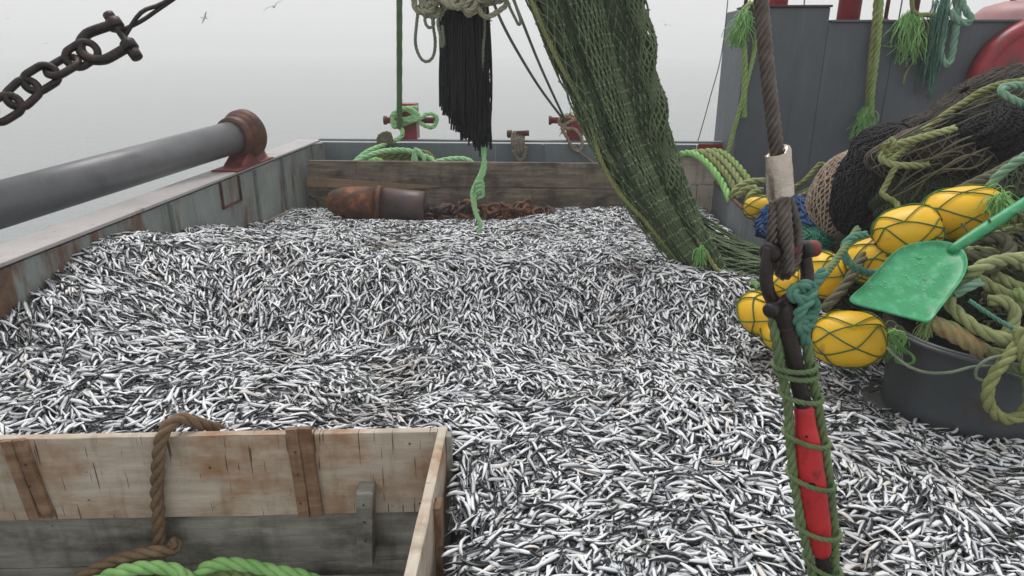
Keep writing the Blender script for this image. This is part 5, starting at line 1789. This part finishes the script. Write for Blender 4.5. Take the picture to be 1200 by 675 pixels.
# ------------------------------------------------------------------ rope pile on the tub
ropes_right = [
    ([(1215, 302, 2.75), (1180, 304, 2.72), (1150, 312, 2.68), (1130, 326, 2.74), (1114, 343, 2.72), (1113, 355, 2.68), (1128, 372, 2.60), (1150, 388, 2.55), (1180, 397, 2.52), (1215, 402, 2.5)], 0.026, M_pale_olive, 'pale olive rope making a long sharp bend beside the shovel'),
    ([(1140, 322, 2.78), (1160, 335, 2.76), (1185, 348, 2.74), (1215, 368, 2.74)], 0.024, M_pale_olive, 'pale rope crossing under the long bend at the right edge'),
    ([(1165, 322, 2.82), (1190, 335, 2.8), (1215, 345, 2.8)], 0.024, M_pale_olive, 'short pale rope above the crossing one at the right edge'),
    ([(1158, 352, 2.68), (1175, 352, 2.66), (1188, 362, 2.64), (1188, 378, 2.62), (1178, 392, 2.6), (1170, 404, 2.6)], 0.024, M_pale_olive, 'pale olive rope curl inside the long bend'),
    ([(1195, 385, 2.5), (1198, 410, 2.45), (1205, 440, 2.43), (1206, 470, 2.42), (1195, 488, 2.42), (1175, 490, 2.42), (1160, 476, 2.42), (1158, 455, 2.42), (1168, 435, 2.43), (1182, 418, 2.45), (1192, 404, 2.48)], 0.0235, M_olive, 'yellow-olive rope loop hanging down before the tub'),
    ([(1128, 292, 2.95), (1150, 294, 2.9), (1175, 300, 2.88), (1215, 322, 2.85)], 0.022, M_pale_olive, 'pale twisted rope just right of the shovel neck'),
    ([(1135, 282, 2.9), (1155, 278, 2.88), (1176, 280, 2.86), (1183, 294, 2.82), (1170, 308, 2.8), (1148, 318, 2.8), (1130, 326, 2.8)], 0.027, M_darkolive, 'thick dark grey-green rope loop right of the shovel neck'),
    ([(1132, 300, 2.86), (1150, 302, 2.84), (1172, 302, 2.84)], 0.022, M_darkolive, 'dark rope inside the thick dark loop'),
    ([(1175, 252, 3.0), (1195, 258, 2.95), (1220, 268, 2.9)], 0.020, M_olive, 'olive rope right of the shovel handle'),
    ([(1168, 275, 2.95), (1190, 268, 2.92), (1220, 262, 2.9)], 0.018, M_olive, 'second olive rope crossing below the shovel handle'),
    ([(1118, 345, 2.7), (1135, 336, 2.68), (1150, 330, 2.68)], 0.020, M_seafoam, 'short seafoam rope end under the pale bend'),
    ([(1136, 352, 2.62), (1150, 362, 2.58), (1170, 375, 2.55), (1192, 388, 2.52), (1215, 404, 2.5)], 0.009, M_teal, 'thin teal cord lying across the pale ropes'),
    ([(1100, 378, 2.62), (1120, 385, 2.58), (1140, 400, 2.56), (1160, 412, 2.55), (1185, 416, 2.55)], 0.022, M_pale_olive, 'pale rope low behind the thin cords on the tub'),
    ([(1190, 340, 2.7), (1205, 352, 2.68), (1225, 350, 2.66)], 0.022, M_limedirty, 'green rope at the far right edge of the rope pile'),
    ([(1170, 420, 2.52), (1186, 430, 2.48), (1200, 436, 2.46), (1220, 440, 2.46)], 0.018, M_lash, 'dull green rope end behind the hanging loop'),
]
for pts, r_, mt, lb in ropes_right:
    rope('rope', PX(pts), r_, mt, lb, n=15 if r_ > 0.015 else 9)
knm = MB()
kc = PX([(1090, 377, 2.60), (1104, 384, 2.58), (1120, 393, 2.56), (1138, 403, 2.55), (1150, 411, 2.56)])
tube(knm, spline(kc, 0.012), 0.030 * np.ones(len(spline(kc, 0.012))), 20, lobes=5, amp=0.16, pitch=0.24)
t = thing('rope_splice', 'thick orange-stained spliced rope end below the shovel blade', 'rope', tuple(kc[0]))
obj('splice', knm, rope_mat('stained_rope', (0.26, 0.14, 0.07), (0.34, 0.33, 0.15), (0.30, 0.12, 0.06), 0.5), t)
obj('frayed_end', tuft_mb(kc[0] + np.array([0, -0.01, 0.02]), (-0.9, -0.2, -0.3), 0.10, 0.35, 45, 0.004), M_limedirty, t)
tg = MB()
for k in range(60):
    x0, y0 = rng.uniform(1150, 1215), rng.uniform(258, 420)
    cord_mb(PX([(x0, y0, 2.9), (x0 + rng.uniform(-18, 18), y0 + rng.uniform(-14, 14), 2.86), (x0 + rng.uniform(-30, 30), y0 + rng.uniform(-22, 22), 2.9)]), rng.uniform(0.003, 0.007), tg, 5)
obj('twine_tangle', tg, M_darkolive, None, 'dark twine strewn among the pale ropes at the right edge', 'twine')

# ------------------------------------------------------------------ green shovel
bl = {'tl': P(1054, 296, Y=2.86), 'tip_l': P(996, 352, Y=2.60), 'tip_r': P(1086, 377, Y=2.50), 'r': P(1131, 308, Y=2.74), 'neck': P(1118, 291, Y=2.84)}
t = thing('shovel', 'green plastic shovel lying blade down on floats and ropes', 'shovel', tuple(bl['tip_r']))
ol = PX([(996, 353, 2.60), (1012, 336, 2.66), (1030, 316, 2.74), (1044, 301, 2.80), (1058, 292, 2.84), (1078, 287, 2.86), (1100, 286, 2.87), (1118, 290, 2.85), (1129, 300, 2.79), (1132, 314, 2.73), (1126, 330, 2.67), (1112, 349, 2.60), (1099, 366, 2.53), (1090, 376, 2.50), (1082, 377, 2.50), (1040, 366, 2.55)])
olr = spline(ol, 0.012, True)
cen = ol.mean(0)
e1 = ol[13] - ol[0]
nb = np.cross(e1, ol[5] - ol[0])
nb /= np.linalg.norm(nb)
if nb[1] > 0:
    nb = -nb
mb = MB()
rings = []
Nn = len(olr)
for f_, h in ((1.0, 0.014), (0.995, 0.020), (0.975, 0.018), (0.95, 0.008), (0.90, 0.002), (0.6, 0.0), (0.3, 0.0)):
    rings.append(cen + (olr - cen) * f_ + nb * h)
# the cutting edge has no raised lip
dist_edge = np.array([np.linalg.norm(np.cross(p - ol[0], e1)) / np.linalg.norm(e1) for p in olr])
lip = np.clip((dist_edge - 0.01) / 0.08, 0, 1)[:, None]
rings[0] -= nb * 0.014 * (1 - lip)
rings[1] -= nb * 0.018 * (1 - lip)
rings[2] -= nb * 0.015 * (1 - lip)
rings[3] -= nb * 0.006 * (1 - lip)
v = np.concatenate(rings + [cen[None]])
q = []
for k in range(len(rings) - 1):
    for i_ in range(Nn):
        q.append((k * Nn + i_, k * Nn + (i_ + 1) % Nn, (k + 1) * Nn + (i_ + 1) % Nn, (k + 1) * Nn + i_))
last = (len(rings) - 1) * Nn
for i_ in range(Nn):
    q.append((last + i_, last + (i_ + 1) % Nn, len(v) - 1))
b0 = len(v)
back = cen + (olr - cen) * 0.99 - nb * 0.006
v = np.concatenate([v, back])
for i_ in range(Nn):
    q.append((i_, b0 + i_, b0 + (i_ + 1) % Nn, (i_ + 1) % Nn))
q.append(tuple(b0 + i_ for i_ in range(Nn)))
mb.add(v, q)
blade = obj('blade', mb, M_shovel, t)
h0, h1 = P(1112, 296, Y=2.82) + nb * 0.008, P(1260, 204, Y=3.02) + nb * 0.03
hp_ = spline([h0, h0 + (h1 - h0) * 0.5, h1], 0.03)
obj('handle', tube(MB(), hp_, np.interp(np.linspace(0, 1, len(hp_)), [0, 0.06, 0.2, 1], [0.014, 0.021, 0.0235, 0.0245]), 18), M_shovel, t)
obj('rivet', lathe(MB(), [(0, 0.012), (0.004, 0.012), (0.006, 0.008), (0.004, 0.006), (0.004, 0)], P(1076, 303, Y=2.80) + nb * 0.006, nb, 14), M_shovel, blade)
sb_ = MB()
for k in range(90):
    p = cen + (olr[rng.integers(Nn)] - cen) * rng.uniform(0.05, 0.93) + nb * 0.0035
    lathe(sb_, [(0, rng.uniform(0.0012, 0.0032)), (0.001, 0)], p, nb, 6)
obj('stuck_scales', sb_, M_scale, blade, kind='stuff', label='pale fish scales stuck to the blade')

# ================================================================== WIRE ROPE, SHACKLE AND TURNBUCKLE (close to the camera)
NY = 1.28
t = thing('wire_rope', 'rusty steel wire rope with pale metal ferrule and thimble eye', 'wire rope', tuple(P(921, 318, Y=NY)))
wp = PX([(884, -120, 1.36), (892, 0, 1.33), (899, 80, 1.31), (908, 160, 1.295), (912, 190, 1.29)])
obj('cable', rope_mb(wp, 0.0115, lobes=6, n=36, amp=0.17, pitch=0.085, step=0.004), M_wire, t)
fp = PX([(911, 178, 1.29), (912, 181, 1.29), (913, 200, 1.287), (915, 228, 1.283), (915.5, 231, 1.283)])
fps = spline(fp, 0.0015)
obj('ferrule', tube(MB(), fps, np.interp(np.linspace(0, 1, len(fps)), [0, 0.02, 0.5, 0.98, 1], [0.019, 0.0238, 0.0248, 0.0245, 0.0185]), 24), M_ferrule, t)
eye_l = PX([(910, 228, 1.283), (908, 250, 1.27), (906, 275, 1.262), (908, 302, 1.262), (915, 318, 1.265)])
eye_r = PX([(921, 228, 1.283), (928, 250, 1.285), (933, 275, 1.288), (932, 303, 1.285), (924, 320, 1.272), (915, 318, 1.265)])
eye = obj('eye', rope_mb(np.concatenate([eye_l[:-1], [P(919, 322, Y=1.268)], eye_r[:4][::-1]]), 0.0105, lobes=6, n=36, amp=0.17, pitch=0.085, step=0.004), M_wire, t)
th_ = PX([(916, 238, 1.275), (913, 262, 1.262), (913, 290, 1.258), (918, 312, 1.262), (925, 305, 1.276), (927, 280, 1.28), (922, 252, 1.28), (916, 238, 1.275)])
obj('thimble', tube(MB(), spline(th_, 0.006), 0.0075, 12), M_ironblack, eye)
obj('thimble_groove', rope_mb(PX([(917, 232, 1.268), (919, 260, 1.256), (921, 290, 1.250), (922, 318, 1.256)]), 0.0125, lobes=6, n=36, amp=0.15, pitch=0.085, step=0.004), M_wire, t)

pin_c = P(920, 296, Y=1.272)
t = thing('shackle', 'black iron bow shackle with red pin below the wire rope eye', 'shackle', tuple(P(916, 360, Y=1.26)))
bowp = PX([(903, 290, 1.25), (899, 310, 1.245), (898, 330, 1.24), (903, 348, 1.238), (914, 360, 1.24), (928, 360, 1.25), (940, 346, 1.265), (946, 326, 1.28), (944, 306, 1.29), (941, 292, 1.295)])
obj('bow', tube(MB(), spline(bowp, 0.005), 0.0125, 16), M_ironblack, t)
pa, pb = P(898, 297, Y=1.243), P(946, 292, Y=1.303)
pl = np.linalg.norm(pb - pa)
obj('lug', lathe(MB(), [(-0.012, 0.014), (-0.008, 0.020), (0.008, 0.020), (0.012, 0.014)], P(903, 296, Y=1.25), pb - pa, 20), M_ironwet, t)
obj('lug', lathe(MB(), [(-0.012, 0.014), (-0.008, 0.019), (0.008, 0.019), (0.012, 0.014)], P(941, 293, Y=1.295), pb - pa, 20), M_ironwet, t)
obj('pin', lathe(MB(), [(0.004, 0.006), (0.006, 0.0105), (pl * 0.9, 0.0105), (pl * 0.98, 0.0105), (pl * 0.98, 0.017), (pl + 0.022, 0.0165), (pl + 0.026, 0.012), (pl + 0.026, 0.009), (pl + 0.034, 0.006)], pa, pb - pa, 18), M_redrust, t, label='red painted shackle pin')

# turnbuckle axis from the jaw down out of the picture
tb = PX([(916, 352, 1.235), (926, 400, 1.228), (935, 445, 1.22), (942, 480, 1.215), (946, 520, 1.208), (951, 565, 1.20), (958, 615, 1.19), (963, 652, 1.185), (966, 685, 1.18), (974, 760, 1.16)])
tbs = spline(tb, 0.004)
tl = np.concatenate([[0], np.cumsum(np.linalg.norm(np.diff(tbs, axis=0), axis=1))])
pyy = np.array([proj(p)[1] for p in tbs])


def tb_between(y0, y1):
    return tbs[(pyy >= y0) & (pyy <= y1)]


s_tb = mpp(1.2) * 0.98
t = thing('turnbuckle', 'long turnbuckle with black jaw and rod and bright red body', 'turnbuckle', tuple(tb[-1]))
jw = tb_between(352, 385)
obj('jaw', tube(MB(), jw, np.interp(np.linspace(0, 1, len(jw)), [0, 0.25, 0.6, 1], [0.014, 0.0215, 0.021, 0.0175]), 18), M_ironblack, t)
jc = P(915, 357, Y=1.222)
pd = np.array([0.75, -0.62, -0.15])
obj('jaw_bolt', lathe(MB(), [(-0.05, 0.010), (-0.045, 0.014), (-0.02, 0.014), (-0.02, 0.0095), (0.02, 0.0095), (0.02, 0.0145), (0.036, 0.0145), (0.04, 0.010), (0.04, 0)], jc, pd * np.array([-1, 1, 1]), 6 * 3), M_ironblack, t)
rd = tb_between(380, 480)
obj('rod', tube(MB(), rd, np.interp(np.linspace(0, 1, len(rd)), [0, 0.2, 0.5, 1], [0.0185, 0.0165, 0.0155, 0.0165]), 18), M_ironblack, t)
bd = tb_between(474, 650)
rbody = obj('red_body', tube(MB(), bd, np.interp(np.linspace(0, 1, len(bd)), [0, 0.02, 0.12, 0.22, 0.5, 0.8, 0.97, 1], [0.0165, 0.0185, 0.0195, 0.0245, 0.0275, 0.0255, 0.020, 0.016]), 24), M_redplastic, t, label='bright red painted turnbuckle body')
lo_ = tb_between(646, 760)
obj('rod', tube(MB(), lo_, 0.0150, 16), M_ironblack, t)
for (px_, py_, rr_) in ((942, 505, 0.0025), (949.5, 562, 0.0066), (960, 620, 0.0045)):
    ii = int(np.argmin(np.abs(pyy - py_)))
    c = tbs[ii]
    rloc = np.interp((py_ - 474) / 176, [0, 0.02, 0.12, 0.22, 0.5, 0.8, 0.97, 1], [0.0165, 0.0185, 0.0195, 0.0245, 0.0275, 0.0255, 0.020, 0.016])
    toc = _C - c
    axd = tbs[min(ii + 5, len(tbs) - 1)] - tbs[ii - 5]
    axd /= np.linalg.norm(axd)
    toc -= axd * (toc @ axd)
    toc /= np.linalg.norm(toc)
    obj('hole', lathe(MB(), [(0, rr_ * 1.15), (rloc - 0.0002, rr_ * 1.12), (rloc + 0.0006, rr_), (rloc + 0.0008, 0)], c, toc, 14), M_holeshade, rbody)  # black disc on the body; the hole's shade is only colour
# lashing: two ropes down the sides plus turns round the bar
def tb_pt(py_, dx, dy):
    ii = int(np.argmin(np.abs(pyy - py_)))
    return tbs[ii] + np.array([dx, dy, 0])
t = thing('lashing', 'green and tan lashing rope wrapped round the red turnbuckle', 'rope', tuple(tb_pt(600, 0, -0.03)))
lf = [tb_pt(372, -0.024, 0.004)] + [tb_pt(y_, -0.001 * dx_, -0.004) for y_, dx_ in ((395, 27), (430, 30), (470, 30), (510, 34), (560, 35), (610, 33), (650, 28), (700, 20))]
rf = [tb_pt(345, 0.030, 0.012)] + [tb_pt(y_, 0.001 * dx_, 0.004) for y_, dx_ in ((375, 30), (400, 32), (430, 30), (470, 29), (510, 33), (560, 36), (610, 34), (650, 28), (700, 20))]
obj('side_line', rope_mb(lf, 0.0098, n=15), M_lash, t)
obj('side_line', rope_mb(rf, 0.0098, n=15), M_lash, t)
for y_, tilt_, wx in ((427, 0.002, 0.040), (436, -0.001, 0.040), (462, -0.004, 0.040), (512, -0.010, 0.044), (562, -0.012, 0.046), (618, -0.008, 0.045), (662, -0.014, 0.038)):
    c = tb_pt(y_, 0, 0)
    pts = [c + np.array([wx * math.cos(q), 0.036 * math.sin(q), tilt_ * math.cos(q)]) for q in np.linspace(0, 2 * math.pi, 14, endpoint=False)]
    obj('turn', rope_mb(pts, 0.0052, n=9, closed=True), M_lash, t)
# teal knot beside the jaw
t = thing('rope_knot', 'thick teal rope knot tied to the shackle beside the jaw', 'rope', tuple(P(942, 372, Y=1.26)))
km = MB()
rope_mb(PX([(965, 318, 1.32), (955, 332, 1.29), (943, 340, 1.25), (932, 337, 1.23), (928, 345, 1.22), (938, 352, 1.22), (950, 350, 1.24), (955, 362, 1.26), (946, 372, 1.24), (935, 378, 1.22), (940, 386, 1.22), (950, 380, 1.25)]), 0.0115, km, n=15)
rope_mb(PX([(930, 342, 1.24), (942, 334, 1.235), (952, 338, 1.25), (948, 352, 1.225), (938, 364, 1.215), (933, 374, 1.22), (938, 390, 1.225), (944, 402, 1.23)]), 0.011, km, n=15)
rope_mb(PX([(957, 356, 1.26), (952, 372, 1.25), (944, 388, 1.24), (946, 410, 1.235), (950, 432, 1.235)]), 0.010, km, n=15)
obj('knot', km, M_teal, t)

# ================================================================== GULLS
def gull(px, py, Y, span, head, bank, dih, label):
    c = P(px, py, Y=Y)
    t = thing('gull', label, 'bird', tuple(c), 'gulls in the fog')
    fwd = np.array([math.cos(head), math.sin(head), -0.05])
    sd_ = np.array([-math.sin(head) * math.cos(bank), math.cos(head) * math.cos(bank), math.sin(bank)])
    up_ = np.cross(fwd, sd_)
    L_ = span * 0.42
    body = MB()
    lathe(body, [(-L_ * 0.5, 0.004), (-L_ * 0.42, span * 0.012), (-L_ * 0.2, span * 0.035), (0.0, span * 0.048), (L_ * 0.22, span * 0.042), (L_ * 0.36, span * 0.03), (L_ * 0.45, span * 0.026), (L_ * 0.50, span * 0.010), (L_ * 0.56, 0.002)], c, fwd, 12)
    obj('body', body, M_gull, t)
    for s in (-1, 1):
        wmb = MB()
        st = [(0.03, 0.10, -0.09, 0.0), (0.15, 0.12, -0.06, dih * 0.7), (0.25, 0.13, -0.03, dih), (0.38, 0.08, -0.04, dih * 0.75), (0.5, -0.02, -0.05, dih * 0.4)]
        vs = []
        for f_, fr_, bk_, z_ in st:
            o_ = c + sd_ * s * span * f_ + up_ * span * z_
            for tt_, hh_ in ((fr_, 0.0), ((fr_ + bk_) / 2, 0.010), (bk_, 0.0), ((fr_ + bk_) / 2, -0.004)):
                vs.append(o_ + fwd * span * tt_ * 0.75 + up_ * span * hh_)
        fcs = []
        for k in range(4):
            for j_ in range(4):
                fcs.append((k * 4 + j_, k * 4 + (j_ + 1) % 4, k * 4 + 4 + (j_ + 1) % 4, k * 4 + 4 + j_))
        fcs += [(3, 2, 1, 0), (16, 17, 18, 19)]
        wmb.add(vs, fcs)
        obj('wing', wmb, M_gull, t)
    tl_ = MB()
    o_ = c - fwd * L_ * 0.42
    tl_.add([o_ + sd_ * span * 0.02, o_ - sd_ * span * 0.02, o_ - fwd * span * 0.11 - sd_ * span * 0.05, o_ - fwd * span * 0.11 + sd_ * span * 0.05,
             o_ + sd_ * span * 0.02 + up_ * 0.01, o_ - sd_ * span * 0.02 + up_ * 0.01, o_ - fwd * span * 0.11 - sd_ * span * 0.05 + up_ * 0.01, o_ - fwd * span * 0.11 + sd_ * span * 0.05 + up_ * 0.01],
            [(0, 1, 2, 3), (7, 6, 5, 4), (0, 4, 5, 1), (1, 5, 6, 2), (2, 6, 7, 3), (3, 7, 4, 0)])
    obj('tail', tl_, M_gull, t, smooth=False)


gull(321, 8, 38, 1.15, R(100), R(-25), 0.10, 'flying gull near the top edge left of the green rope')
gull(240, 21, 46, 0.95, R(60), R(-50), 0.10, 'flying gull with one wing raised right of the chain')
gull(780, 29, 48, 0.95, R(80), R(28), 0.12, 'flying gull between the green net and the grey wall')
gull(9, 22, 60, 0.45, R(90), R(5), 0.10, 'tiny faint gull above the chain at the left edge')
gull(54, 51, 64, 0.5, R(90), R(-15), 0.10, 'tiny faint gull just above the chain links')

# ================================================================== HAZE
me = box_bm(1400, 1400, 1.0, 0.0)
for v_ in me.vertices:
    v_.co.z = -7.0 if v_.co.z < 0 else 7.5
mh, n, l = nodes_of('haze_air')
n.remove(n['Principled BSDF'])
pv = n.new('ShaderNodeVolumePrincipled')
pv.inputs['Color'].default_value = (1.0, 1.0, 1.0, 1)
pv.inputs['Density'].default_value = 0.0042
pv.inputs['Anisotropy'].default_value = 0.0
l.new(pv.outputs[0], n['Material Output'].inputs['Volume'])
hz = obj('haze', me, mh, kind='stuff')
tag(hz, 'pale sea fog all around the boat', 'fog')
